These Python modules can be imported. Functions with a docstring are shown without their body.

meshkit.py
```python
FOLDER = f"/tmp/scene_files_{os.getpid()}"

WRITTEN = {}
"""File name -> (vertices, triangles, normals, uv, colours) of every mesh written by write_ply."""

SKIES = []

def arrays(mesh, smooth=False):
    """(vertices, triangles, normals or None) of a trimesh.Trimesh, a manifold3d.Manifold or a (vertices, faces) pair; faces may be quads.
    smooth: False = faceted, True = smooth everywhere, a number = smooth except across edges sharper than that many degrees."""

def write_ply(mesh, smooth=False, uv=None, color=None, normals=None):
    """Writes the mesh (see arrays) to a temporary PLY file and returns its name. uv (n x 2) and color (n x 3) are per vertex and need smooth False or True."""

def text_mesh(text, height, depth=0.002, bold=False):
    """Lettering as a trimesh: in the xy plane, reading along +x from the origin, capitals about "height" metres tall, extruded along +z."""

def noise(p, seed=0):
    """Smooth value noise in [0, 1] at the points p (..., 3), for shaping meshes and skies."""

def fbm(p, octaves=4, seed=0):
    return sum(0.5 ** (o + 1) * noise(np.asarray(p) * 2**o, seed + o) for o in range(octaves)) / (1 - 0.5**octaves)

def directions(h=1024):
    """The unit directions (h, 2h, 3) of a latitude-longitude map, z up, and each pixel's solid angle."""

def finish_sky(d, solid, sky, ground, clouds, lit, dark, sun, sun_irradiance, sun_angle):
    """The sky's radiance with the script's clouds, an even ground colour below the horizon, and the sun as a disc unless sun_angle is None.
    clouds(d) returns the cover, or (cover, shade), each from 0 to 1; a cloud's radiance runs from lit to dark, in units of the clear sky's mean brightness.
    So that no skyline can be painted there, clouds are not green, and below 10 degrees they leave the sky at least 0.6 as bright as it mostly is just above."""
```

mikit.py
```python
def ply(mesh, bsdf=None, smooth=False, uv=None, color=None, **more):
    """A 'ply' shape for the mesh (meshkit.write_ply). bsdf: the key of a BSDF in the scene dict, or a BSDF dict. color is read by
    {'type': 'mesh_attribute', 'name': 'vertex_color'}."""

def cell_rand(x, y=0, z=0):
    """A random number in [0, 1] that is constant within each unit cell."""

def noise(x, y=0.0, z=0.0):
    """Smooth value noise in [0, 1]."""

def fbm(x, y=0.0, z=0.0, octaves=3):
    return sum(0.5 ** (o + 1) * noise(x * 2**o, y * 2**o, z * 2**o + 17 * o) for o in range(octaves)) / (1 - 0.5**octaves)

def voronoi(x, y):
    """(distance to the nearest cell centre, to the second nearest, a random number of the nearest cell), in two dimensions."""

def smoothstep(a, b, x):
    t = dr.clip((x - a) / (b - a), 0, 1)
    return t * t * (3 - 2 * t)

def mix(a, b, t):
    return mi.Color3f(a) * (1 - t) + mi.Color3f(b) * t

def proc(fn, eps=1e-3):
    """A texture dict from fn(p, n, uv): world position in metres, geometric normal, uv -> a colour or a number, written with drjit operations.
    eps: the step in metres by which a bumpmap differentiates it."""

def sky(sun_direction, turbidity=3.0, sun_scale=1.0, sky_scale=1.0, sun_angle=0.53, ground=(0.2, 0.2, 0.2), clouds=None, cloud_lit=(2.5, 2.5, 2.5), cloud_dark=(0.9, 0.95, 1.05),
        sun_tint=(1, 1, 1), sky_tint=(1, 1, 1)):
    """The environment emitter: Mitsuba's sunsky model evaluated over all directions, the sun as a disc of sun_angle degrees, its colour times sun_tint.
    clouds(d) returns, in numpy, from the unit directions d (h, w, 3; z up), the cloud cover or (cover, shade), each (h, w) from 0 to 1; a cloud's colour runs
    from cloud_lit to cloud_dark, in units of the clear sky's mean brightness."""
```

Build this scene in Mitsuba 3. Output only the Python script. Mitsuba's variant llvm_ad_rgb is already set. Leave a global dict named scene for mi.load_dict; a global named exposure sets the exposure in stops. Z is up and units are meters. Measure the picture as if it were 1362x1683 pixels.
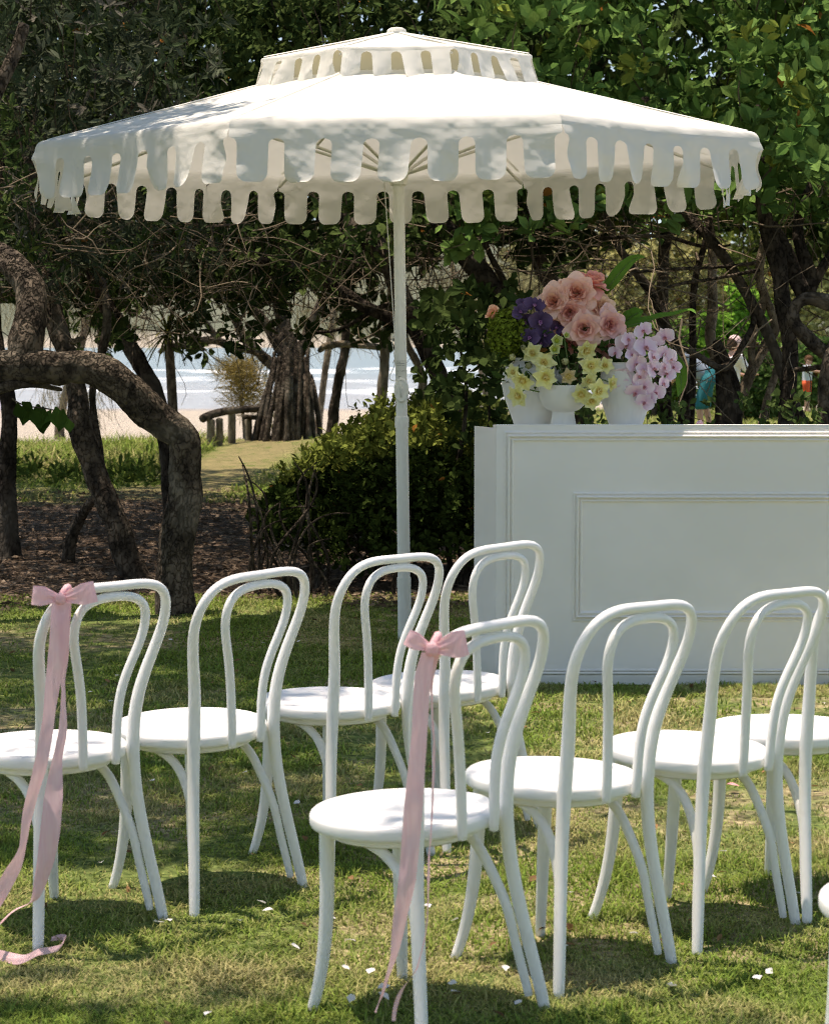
import math, numpy as np, trimesh, mitsuba as mi, mikit, drjit as dr
from scipy.interpolate import CubicSpline, PchipInterpolator
from meshkit import noise as mnoise, fbm as mfbm
from mikit import proc, noise, fbm, voronoi, smoothstep, mix, cell_rand
T = mi.ScalarTransform4f
scene, labels = {}, {}
# ------------------------------------------------------------------ camera, sky, sun, exposure
F, EYE, PITCH = 3600.0, 1.49, 0.0786
cp, sp = math.cos(PITCH), math.sin(PITCH)
scene['camera'] = {'type': 'thinlens', 'fov': 2 * math.degrees(math.atan(681 / F)), 'fov_axis': 'x', 'near_clip': 0.1, 'far_clip': 9000.0,
                   'aperture_radius': 0.0045, 'focus_distance': 8.5,
                   'to_world': T().look_at(origin=[0, 0, EYE], target=[0, cp, EYE - sp], up=[0, 0, 1])}
SUN = np.array([-0.22, 0.035, 1.0])
scene['sky_light'] = mikit.sky(SUN.tolist(), turbidity=3, sun_scale=0.8, sky_scale=1.0, sun_tint=(1.0, 1.0, 1.07), sky_tint=(1.2, 0.99, 0.80))
exposure = 2.4


def at(x, y, d):
    """the point at d metres in front of the lens plane seen at photo pixel (x, y)"""
    u, w = (x - 681) / F, (841.5 - y) / F
    k = d / (cp + w * sp)
    return np.array([u * k, d, EYE + k * (w * cp - sp)])


def mpp(d):
    return d / F


# ------------------------------------------------------------------ scene helpers
counts = {}


def name_for(base):
    n = counts.get(base, 0)
    counts[base] = n + 1
    return base if n == 0 else f'{base}_{n:03d}'


def thing(name, label, cat, group=None, kind=None):
    key = name_for(name)
    labels[key] = {'label': label, 'category': cat}
    if group: labels[key]['group'] = group
    if kind: labels[key]['kind'] = kind
    return key


def part(name, mesh, bsdf, parent, smooth=False, color=None, label=None, kind=None, **kw):
    key = name_for(parent + '__' + name)
    scene[key] = mikit.ply(mesh, bsdf, smooth, color=color, **kw)
    if label or kind:
        labels[key] = {k: v for k, v in (('label', label), ('kind', kind)) if v}
    return key


def single(name, mesh, bsdf, label, cat, group=None, kind=None, smooth=False, color=None, **kw):
    key = thing(name, label, cat, group, kind)
    scene[key] = mikit.ply(mesh, bsdf, smooth, color=color, **kw)
    return key


def struct(name, mesh, bsdf, label, smooth=False, color=None):
    scene[name] = mikit.ply(mesh, bsdf, smooth, color=color)
    labels[name] = {'label': label, 'category': name.replace('_', ' '), 'kind': 'structure'}


# ------------------------------------------------------------------ mesh helpers
def unit(v):
    v = np.asarray(v, float)
    return v / np.maximum(np.linalg.norm(v, axis=-1, keepdims=True), 1e-12)


def frames(p):
    t = unit(np.gradient(p, axis=0))
    n = np.zeros_like(t)
    a = np.array([0, 0, 1.0]) if abs(t[0, 2]) < 0.9 else np.array([1.0, 0, 0])
    n[0] = unit(np.cross(t[0], a))
    for i in range(1, len(p)):
        v = n[i - 1] - t[i] * (n[i - 1] @ t[i])
        n[i] = unit(v)
    return t, n, np.cross(t, n)


def smooth_path(ctrl, rad, n):
    ctrl = np.asarray(ctrl, float)
    s = np.r_[0, np.cumsum(np.linalg.norm(np.diff(ctrl, axis=0), axis=1))]
    q = np.linspace(0, s[-1], n)
    if len(ctrl) > 2:
        P = np.stack([PchipInterpolator(s, ctrl[:, k])(q) if False else CubicSpline(s, ctrl[:, k])(q) for k in range(3)], 1)
    else:
        P = np.stack([np.interp(q, s, ctrl[:, k]) for k in range(3)], 1)
    R = PchipInterpolator(s, np.asarray(rad, float))(q) if len(ctrl) > 2 else np.interp(q, s, rad)
    return P, R


def tube(p, r, sides=10, cap=True, squash=None):
    p = np.asarray(p, float)
    r = np.broadcast_to(r, (len(p),))
    t, n, b = frames(p)
    a = np.arange(sides) * 2 * np.pi / sides
    v = p[:, None] + r[:, None, None] * (np.cos(a)[None, :, None] * n[:, None] + np.sin(a)[None, :, None] * b[:, None])
    v = v.reshape(-1, 3)
    i, j = np.meshgrid(np.arange(len(p) - 1), np.arange(sides), indexing='ij')
    i, j = i.ravel(), j.ravel()
    q = np.stack([i * sides + j, i * sides + (j + 1) % sides, (i + 1) * sides + (j + 1) % sides, (i + 1) * sides + j], 1)
    f = np.vstack([q[:, [0, 1, 2]], q[:, [0, 2, 3]]])
    if cap:
        k = len(v)
        v = np.vstack([v, p[:1] - t[:1] * r[0] * .35, p[-1:] + t[-1:] * r[-1] * .35])
        j = np.arange(sides)
        f = np.vstack([f, np.stack([j * 0 + k, (j + 1) % sides, j], 1), np.stack([j * 0 + k + 1, (len(p) - 1) * sides + j, (len(p) - 1) * sides + (j + 1) % sides], 1)])
    return trimesh.Trimesh(v, f, process=False)


def spl_tube(ctrl, rad, n=24, sides=10):
    P, R = smooth_path(ctrl, rad, n)
    return tube(P, R, sides)


def lathe(prof, seg=48, flute=None):
    """prof: (r, z) pairs from bottom to top, around z"""
    prof = np.asarray(prof, float)
    a = np.arange(seg) * 2 * np.pi / seg
    r = prof[:, 0][:, None] * np.ones(seg)
    if flute is not None:
        r = r * (1 + flute(prof[:, 1])[:, None] * np.cos(a * (seg // 4))[None])
    v = np.stack([r * np.cos(a), r * np.sin(a), prof[:, 1][:, None] + 0 * a], -1).reshape(-1, 3)
    i, j = np.meshgrid(np.arange(len(prof) - 1), np.arange(seg), indexing='ij')
    i, j = i.ravel(), j.ravel()
    q = np.stack([i * seg + j, i * seg + (j + 1) % seg, (i + 1) * seg + (j + 1) % seg, (i + 1) * seg + j], 1)
    return trimesh.Trimesh(v, np.vstack([q[:, [0, 1, 2]], q[:, [0, 2, 3]]]), process=False)


def grid(P, flip=False):
    """P (n, m, 3) -> mesh"""
    n, m = P.shape[:2]
    i, j = np.meshgrid(np.arange(n - 1), np.arange(m - 1), indexing='ij')
    i, j = i.ravel(), j.ravel()
    q = np.stack([i * m + j, (i + 1) * m + j, (i + 1) * m + j + 1, i * m + j + 1], 1)
    if flip: q = q[:, ::-1]
    return trimesh.Trimesh(P.reshape(-1, 3), np.vstack([q[:, [0, 1, 2]], q[:, [0, 2, 3]]]), process=False)


def rbox(sx, sy, sz, c=(0, 0, 0), r=0.003):
    """box with bevelled edges"""
    import manifold3d as m3
    r = min(r, sx * .45, sy * .45, sz * .45)
    pts = []
    for a in (-1, 1):
        for b in (-1, 1):
            for d in (-1, 1):
                x, y, z = a * sx / 2, b * sy / 2, d * sz / 2
                pts += [(x - a * r, y - b * r, z), (x - a * r, y, z - d * r), (x, y - b * r, z - d * r)]
    m = trimesh.convex.convex_hull(np.array(pts) + np.array(c))
    return m


def cat(ms):
    return trimesh.util.concatenate(ms)


LEAF8 = np.array([[0, 0], [-.72, .35], [0, .33], [.72, .35], [-.95, .68], [0, .66], [.95, .68], [0, 1.0]])
LEAFT = np.array([[0, 2, 1], [0, 3, 2], [1, 2, 5], [1, 5, 4], [2, 3, 6], [2, 6, 5], [4, 5, 7], [5, 6, 7]])


def leaves(pos, axis, nrm, L, W, fold=.25, curl=.25, shape=LEAF8):
    """many leaves at once: base point, direction, upper side, length, half width"""
    axis = unit(axis)
    nrm = unit(nrm - axis * (nrm * axis).sum(-1, keepdims=True))
    side = np.cross(axis, nrm)
    L, W, fold, curl = (np.broadcast_to(np.asarray(a, float), (len(pos),)) for a in (L, W, fold, curl))
    u, t = shape[:, 0], shape[:, 1]
    v = (pos[:, None] + (L[:, None] * t)[..., None] * axis[:, None] + (W[:, None] * u)[..., None] * side[:, None]
         + ((W * fold)[:, None] * abs(u) - (L * curl)[:, None] * t ** 2)[..., None] * nrm[:, None])
    k = len(shape)
    f = LEAFT[None] + (np.arange(len(pos)) * k)[:, None, None]
    return v.reshape(-1, 3), f.reshape(-1, 3)


def tm(v, f):
    return trimesh.Trimesh(v, f, process=False)


# ------------------------------------------------------------------ materials
def rgb(*c):
    return {'type': 'rgb', 'value': list(c)}


VC = {'type': 'mesh_attribute', 'name': 'vertex_color'}


def mat(key, d, two=True):
    scene[key] = {'type': 'twosided', 'bsdf': d} if two else d
    return key


def prin(key, col, rough=.5, spec=.5, **kw):
    return mat(key, {'type': 'principled', 'base_color': col if isinstance(col, dict) else rgb(*col), 'roughness': rough, 'specular': spec, **kw})


def thin(key, col, rough=.45, trans=.6, **kw):
    return mat(key, {'type': 'principledthin', 'base_color': col if isinstance(col, dict) else rgb(*col), 'roughness': rough, 'diff_trans': trans, **kw}, two=False)


def bumped(key, inner, fn, scale, eps=1e-3):
    scene[key] = {'type': 'twosided', 'bsdf': {'type': 'bumpmap', 'texture': proc(fn, eps), 'scale': scale, 'bsdf': inner}}
    return key

# ================================================================== GROUND, BEACH, SEA, HILLS
def beach_start(x):
    return 31 + 16 * np.clip((x + 0.2) / 2.5, 0, 1) ** 2


def ground_z(x, y):
    s = np.maximum(y - beach_start(x), 0)
    z = -0.9 * np.clip(s / 29, 0, 1) - 1.9 * np.clip((s - 29) / 70, 0, 1) - 1.9 * np.clip((s - 99) / 70, 0, 1) - 4 * np.clip((s - 169) / 200, 0, 1)
    z = z - 0.35 * np.exp(-((s - 1.0) / 1.5) ** 2) * (s > 0)
    bumps = (mfbm(np.stack([x * .8, y * .8, 0 * x], -1), 3) - .5) * .05 * np.clip((y - 11) / 3, 0, 1)
    bank = 0.16 * np.exp(-(((x + 1.0) / 2.2) ** 2 + ((y - 29.5) / 3) ** 2))
    return z + bumps * np.clip(1 - s / 60, 0, 1) + bank


ys = np.unique(np.r_[np.linspace(-12, 4, 12), np.arange(4, 36, .22), np.geomspace(36, 420, 90), [700, 1500, 3500, 7000]])
xs = np.unique(np.r_[-3000, -900, -300, np.linspace(-120, -9, 16), np.arange(-9, 9.01, .25), np.linspace(9, 120, 16), 300, 900, 3000])
GY, GX = np.meshgrid(ys, xs, indexing='ij')
GZ = ground_z(GX, GY)


def ground_color(p, n, uv):
    x, y = p.x, p.y
    n1 = fbm(x * 1.3, y * 1.3, 0.0, 4)
    n2 = fbm(x * 9, y * 9, 3.0, 3)
    n3 = noise(x * 60, y * 60, 1.0)
    soil = mix((.055, .042, .026), (.12, .09, .05), n2)
    green = mix((.035, .055, .012), (.15, .19, .055), n3)
    lawn = mix(green, mix(soil, (.38, .33, .18), n3), smoothstep(.46, .66, n1 * .6 + n2 * .4))
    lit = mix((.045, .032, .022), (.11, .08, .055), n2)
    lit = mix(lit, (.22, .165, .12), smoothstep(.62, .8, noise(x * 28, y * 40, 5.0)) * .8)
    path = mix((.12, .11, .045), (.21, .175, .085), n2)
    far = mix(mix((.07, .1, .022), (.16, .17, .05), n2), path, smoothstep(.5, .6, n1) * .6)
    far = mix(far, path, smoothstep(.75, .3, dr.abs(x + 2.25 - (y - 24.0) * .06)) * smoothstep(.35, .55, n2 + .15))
    sand = mix((.25, .22, .18), (.31, .275, .225), n2)
    wet = mix((.20, .185, .17), (.25, .235, .22), n1)
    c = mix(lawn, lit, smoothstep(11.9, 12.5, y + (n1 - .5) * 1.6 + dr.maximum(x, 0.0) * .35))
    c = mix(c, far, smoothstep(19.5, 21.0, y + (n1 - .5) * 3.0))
    bs = 31.0 + 16.0 * dr.square(dr.clip((x + .2) / 2.5, 0.0, 1.0))
    c = mix(c, sand, smoothstep(bs - .9, bs + .1, y + (n2 - .5) * 1.0))
    c = mix(c, wet, smoothstep(-3.15, -3.4, p.z + (n1 - .5) * .2))
    return c


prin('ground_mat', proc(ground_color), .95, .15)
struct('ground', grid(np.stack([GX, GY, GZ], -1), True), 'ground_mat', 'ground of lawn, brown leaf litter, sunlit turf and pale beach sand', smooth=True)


def sea_color(p, n, uv):
    x, y = p.x, p.y
    w = (fbm(x * .035, y * .012, 0.0, 4) - .5)
    t = fbm(x * .12, y * .1, 2.0, 3)
    f = smoothstep(0.34, 0.56, t)
    def band(c, h):
        d = y - (c + w * 130.0 + dr.abs(x) * 0.0)
        return smoothstep(-h, -h * .3, d) * smoothstep(h, h * .1, d)
    foam = dr.maximum(dr.maximum(band(400.0, 42.0), band(292.0, 20.0)), band(233.0, 12.0)) * f
    shallow = mix((.20, .245, .255), (.30, .305, .305), smoothstep(420.0, 200.0, y))
    return mix(shallow, (.85, .87, .88), dr.clip(foam * 1.3, 0.0, 1.0))


bumped('sea_mat', {'type': 'principled', 'base_color': proc(sea_color), 'roughness': .22, 'specular': .5},
       lambda p, n, uv: fbm(p.x * .25, p.y * .5, 0.0, 3), 1.1, .05)
sy = np.geomspace(170, 7500, 60)
SY, SX = np.meshgrid(sy, np.linspace(-1, 1, 40), indexing='ij')
struct('sea', grid(np.stack([SX * (600 + SY), SY, SY * 0 - 4.02], -1), True), 'sea_mat', 'pale blue sea with white lines of breaking surf', smooth=True)

# headland across the bay
hy, hx = np.meshgrid(np.linspace(1500, 2300, 46), np.linspace(-1600, 1600, 240), indexing='ij')
prof = np.sin(np.clip((hy - 1500) / 800, 0, 1) * math.pi * .62) ** .7
hz = -6 + prof * (75 + 70 * mfbm(np.stack([hx / 320, hy / 320, 0 * hx], -1), 3, 5)) + 12 * (mfbm(np.stack([hx / 24, hy / 24, 0 * hx], -1), 2, 9) - .5) * prof
prin('hill_mat', proc(lambda p, n, uv: mix(mix((.10, .115, .085), (.17, .18, .13), fbm(p.x * .02, p.y * .02, p.z * .04, 3)), (.42, .37, .3), smoothstep(6.0, -2.0, p.z + 14.0 * (noise(p.x * .01, 0.0, 0.0) - .5)))), 1.0, .1)
struct('hills', grid(np.stack([hx, hy, hz], -1), True), 'hill_mat', 'pale wooded headland rising across the bay', smooth=False)

# ------------------------------------------------------------------ grass blades
rng = np.random.default_rng(11)
BLADE = np.array([[-.5, 0], [.5, 0], [-.42, .5], [.42, .5], [0, 1.0]])
BLADET = np.array([[0, 1, 3], [0, 3, 2], [2, 3, 4]])


def blades(pos, h, w, lean, ang):
    n = len(pos)
    d = np.stack([np.cos(ang), np.sin(ang), 0 * ang], 1)
    s = np.stack([-np.sin(ang), np.cos(ang), 0 * ang], 1)
    t = BLADE[:, 1]
    v = pos[:, None] + (w[:, None] * BLADE[:, 0])[..., None] * s[:, None] + ((h * lean)[:, None] * t ** 1.7)[..., None] * d[:, None]
    v[..., 2] += h[:, None] * (t - .35 * lean[:, None] * t ** 2)
    f = BLADET[None] + (np.arange(n) * 5)[:, None, None]
    return v.reshape(-1, 3), f.reshape(-1, 3)


def grass_field(n, ylo, yhi, side, hh, ww, power=1.0, xf=None, patch=True):
    y = ylo + (yhi - ylo) * rng.random(n) ** power
    x = (rng.random(n) * 2 - 1) * (.192 * y + side)
    if xf is not None:
        x = xf[0] + (xf[1] - xf[0]) * rng.random(n)
    p3 = np.stack([x * 1.3, y * 1.3, 0 * x], 1)
    cover = mfbm(p3, 3, 2)
    keep = rng.random(n) < np.clip((.72 - cover) * 5, .22, 1) if patch else rng.random(n) < 2
    x, y, cover = x[keep], y[keep], cover[keep]
    if ylo >= 20:
        k = abs(x + 2.25 - (y - 24) * .06) > .5 + .2 * rng.random(len(x))
        x, y, cover = x[k], y[k], cover[k]
    m = len(x)
    h = hh * rng.uniform(.45, 1.25, m) * (1.15 - .5 * cover)
    clump = mnoise(np.stack([x * 7, y * 7, 0 * x], 1), 4)
    h *= .55 + .95 * clump
    dry = np.clip((mfbm(np.stack([x * 2.2, y * 2.2, 0 * x + 7], 1), 3, 8) - .44) * 3 + rng.normal(0, .32, m), 0, 1)[:, None]
    g = np.array([.14, .22, .042]) * rng.uniform(.6, 1.5, (m, 1)) + np.array([.08, .06, .01]) * rng.random((m, 1))
    c = g * (1 - dry) + np.array([.46, .42, .19]) * rng.uniform(.6, 1.2, (m, 1)) * dry
    v, f = blades(np.stack([x, y, ground_z(x, y) - .004], 1), h, ww * rng.uniform(.7, 1.3, m), rng.uniform(.3, 1.5, m), rng.uniform(0, 6.283, m))
    return v, f, np.repeat(c, 5, 0)


def merge(parts):
    vs, fs, cs, o = [], [], [], 0
    for v, f, c in parts:
        vs.append(v); fs.append(f + o); cs.append(c); o += len(v)
    return tm(np.vstack(vs), np.vstack(fs)), np.vstack(cs)


thin('grass_mat', VC, .5, .4)
gm, gc = merge([grass_field(150000, 4.2, 7.6, .5, .030, .0042), grass_field(120000, 7.4, 12.7, .6, .034, .0065),
                grass_field(9000, 9.05, 9.37, 0, .034, .006, xf=(.3, 2.9), patch=False)])
single('grass', gm, 'grass_mat', 'short lawn grass, green mixed with straw coloured blades', 'grass', kind='stuff', color=gc)
gm, gc = merge([grass_field(26000, 20, 31, .3, .10, .018), grass_field(9000, 24.5, 30.5, .2, .22, .02, xf=(-6, -2.6), patch=False),
                grass_field(14000, 30, 47, .3, .10, .02, xf=(1.0, 9.5))])
single('meadow_grass', gm, 'grass_mat', 'brighter rough grass in the sun behind the trees', 'grass', kind='stuff', color=gc)

n = 170
y = 4.6 + 7.2 * rng.random(n)
x = (rng.random(n) * 2 - 1) * (.19 * y + .2)
a = rng.uniform(0, 6.283, n)
v, f = leaves(np.stack([x, y, 0 * x + rng.uniform(.012, .028, n)], 1), np.stack([np.cos(a), np.sin(a), rng.normal(0, .25, n)], 1), np.stack([rng.normal(0, .4, n), rng.normal(0, .4, n), np.ones(n)], 1), rng.uniform(.02, .045, n), rng.uniform(.006, .011, n), .4, .2)
thin('dry_leaf_mat', VC, .6, .3)
single('fallen_leaves', tm(v, f), 'dry_leaf_mat', 'a few dry brown leaves lying in the lawn', 'leaves', kind='stuff', color=np.repeat(np.array([.20, .12, .06]) * rng.uniform(.4, 1.6, (n, 1)), 8, 0))
# ------------------------------------------------------------------ leaf litter
n = 26000
y = 11.9 + 9.5 * rng.random(n) ** 1.25
x = (rng.random(n) * 2 - 1) * (.2 * y + .8)
k = y + (mfbm(np.stack([x * 1.3, y * 1.3, 0 * x], 1), 3, 2) - .5) * 1.6 + np.maximum(x, 0) * .35 > 12.0 + .5 * rng.random(n)
x, y = x[k], y[k]
n = len(x)
a = rng.uniform(0, 6.283, n)
v, f = leaves(np.stack([x, y, ground_z(x, y) + rng.uniform(.002, .02, n)], 1), np.stack([np.cos(a), np.sin(a), rng.normal(.05, .22, n)], 1),
              np.stack([rng.normal(0, .35, n), rng.normal(0, .35, n), np.ones(n)], 1), rng.uniform(.03, .075, n), rng.uniform(.008, .017, n), .3, rng.uniform(-.1, .3, n))
tone = rng.random((n, 1))
c = np.array([.075, .055, .038]) * (1 - tone) + np.array([.32, .25, .18]) * tone ** 2.5 + np.array([.03, .022, .015])
single('leaf_litter', tm(v, f), 'dry_leaf_mat', 'fallen brown leaves littering the ground under the trees', 'leaf litter', kind='stuff', color=np.repeat(c, 8, 0))

# ================================================================== CHAIRS
def paint_col(p, n, uv):
    d = fbm(p.x * 40, p.y * 40, p.z * 40, 2)
    return mix((.80, .80, .785), (.775, .77, .75), smoothstep(.55, .85, d))


prin('chair_paint', proc(paint_col), .38, .5)


def mirrored(ctrl, n):
    p = np.array(ctrl)
    p = np.vstack([p, p[-2::-1] * [-1, 1, 1]])
    t = np.r_[0, np.cumsum(np.linalg.norm(np.diff(p, axis=0), axis=1))]
    return CubicSpline(t, p)(np.linspace(0, t[-1], n))


def hoop_curve(n=130):
    return mirrored([(.202, -.2194, 0), (.1689, -.188, .22), (.1465, -.1718, .45), (.1557, -.1886, .60), (.1856, -.2194, .72), (.1928, -.2485, .80), (.1700, -.272, .855), (0, -.2855, .8870)], n)


HC = hoop_curve()
hz_ = HC[:, 2]
HR = np.interp(hz_, [0, .03, .35, .47, .6, .8, .8864], [.0128, .0138, .0160, .0172, .0158, .0130, .0122])
INNER = mirrored([(.0516, -.2165, .43), (.0545, -.2195, .52), (.0657, -.2280, .62), (.0938, -.2480, .71), (.1115, -.2640, .78), (.1030, -.2740, .826), (0, -.2800, .861)], 80)
IR = np.interp(INNER[:, 2], [.43, .47, .7, .861], [.0108, .012, .0121, .0115])


def hoop_at(z):
    m = HC[:65]
    return np.array([np.interp(z, m[:, 2], m[:, k]) for k in range(3)])


CH = {}
CH['hoop'] = tube(HC, HR, 14)
CH['inner_hoop'] = tube(INNER, IR, 12)
RS = .2082
prof = [(0, .452), (.12, .4535), (.168, .456), (.176, .4575), (.1785, .4565), (.1805, .4585), (.186, .4635), (.193, .4652), (.2005, .4640), (.2055, .4600), (.2082, .4535), (.2082, .440), (.2060, .4335), (.200, .4300), (.19, .4292), (0, .4292)]
CH['seat'] = lathe(prof[::-1], 72)
CH['seat_ring'] = lathe([(.128, .4285), (.128, .412), (.134, .408), (.160, .408), (.166, .412), (.166, .4285)], 48)
for s in (-1, 1):
    CH['front_leg' + str(s)] = spl_tube([(s * .116, .126, .432), (s * .119, .130, .27), (s * .129, .142, .12), (s * .151, .1646, 0)], [.0172, .0168, .0148, .0122], 26, 12)
    pts = [(s * .112, .118, .406), (s * .122, .05, .414), (s * .128, -.03, .404), (s * .131, -.090, .374), (s * .134, -.128, .322)]
    for z in (.23, .16, .09, .03):
        h = hoop_at(z)
        pts.append((s * (h[0] - .020), h[1] + .021, z))
    CH['arc_brace' + str(s)] = spl_tube(pts, [.0095, .0118, .0122, .0122, .0122, .0118, .0112, .011, .0095], 48, 10)
CHAIR_SPOTS = [
    (-.0087, 4.7743, 2.3996, .0223, -.0257, 'white bentwood chair with a pink bow, in the front row'),
    (.3201, 5.1695, 2.3379, -.0073, .0207, 'white bentwood chair just right of the front row chair with the bow'),
    (.6783, 5.5205, 2.341, -.0338, .0165, 'third white bentwood chair of the front row, before the white bar'),
    (.9949, 5.7964, 2.3422, .0163, .0136, 'white bentwood chair cut by the right edge, last of the front row'),
    (-.944, 5.542, 2.3998, .0069, .0031, 'white bentwood chair with a pink bow, at the left edge'),
    (-.6014, 5.8725, 2.4207, -.0088, -.0272, 'white bentwood chair just right of the bow chair at the left edge'),
    (-.2489, 6.2599, 2.3633, -.0019, .0042, 'third white bentwood chair of the left row, before the parasol pole'),
    (.0821, 6.578, 2.3557, .01, -.0293, 'farthest white bentwood chair, against the left end of the white bar'),
    (.965, 4.0, 2.36, .004, -.006, 'white chair of which only seat edge and leg show at bottom right')]
cd = {k: mikit.ply(m, 'chair_paint', 45 if k in ('seat', 'seat_ring') else True) for k, m in CH.items()}
CHM = []
for (X, Y, th, ta, tb, lab) in CHAIR_SPOTS:
    key = thing('bentwood_chair', lab, 'chair', 'white bentwood chairs in rows')
    c, s = math.cos(th), math.sin(th)
    M = np.array([[s, c, 0, X], [-c, s, 0, Y], [0, 0, 1, 0], [0, 0, 0, 1]]) @ np.array([[1, 0, tb, 0], [0, 1, ta, 0], [-tb, -ta, 1, 0], [0, 0, 0, 1]])
    M[2, 3] -= .004
    CHM.append(M)
    for k in CH:
        pk = name_for(key + '__' + k.rstrip('-1').rstrip('1'))
        scene[pk] = {**cd[k], 'to_world': T(M.tolist())}


def chair_pt(i, p):
    return (CHM[i] @ np.r_[p, 1])[:3]


# ------------------------------------------------------------------ ribbons
thin('ribbon_mat', proc(lambda p, n, uv: mix((.88, .56, .60), (.92, .67, .69), noise(p.x * 300, p.y * 300, p.z * 14))), .36, .6)


def ribbon(ctrl, wid, wdir, n=40, ripple=.004, seed=0):
    """a strip along ctrl; wid widths, wdir the direction across (per control)"""
    ctrl, wdir = np.asarray(ctrl, float), np.asarray(wdir, float)
    s = np.r_[0, np.cumsum(np.linalg.norm(np.diff(ctrl, axis=0), axis=1))]
    q = np.linspace(0, s[-1], n)
    P = np.stack([PchipInterpolator(s, ctrl[:, k])(q) for k in range(3)], 1)
    W = unit(np.stack([np.interp(q, s, wdir[:, k]) for k in range(3)], 1))
    w = np.interp(q, s, wid)
    t = unit(np.gradient(P, axis=0))
    N = np.cross(t, W)
    u = np.linspace(-.5, .5, 7)
    G = P[:, None] + (w[:, None] * u)[..., None] * W[:, None]
    r = ripple * (mfbm(np.stack([q[:, None] * 16 + 0 * u, u[None] * 2.5 + 0 * q[:, None], 0 * G[..., 0] + seed], -1), 2, seed) - .5) * 3 + .12 * w[:, None] * (u[None] ** 2) * np.sin(q * 9 + seed)[:, None]
    return grid(G + r[..., None] * N[:, None])


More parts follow.
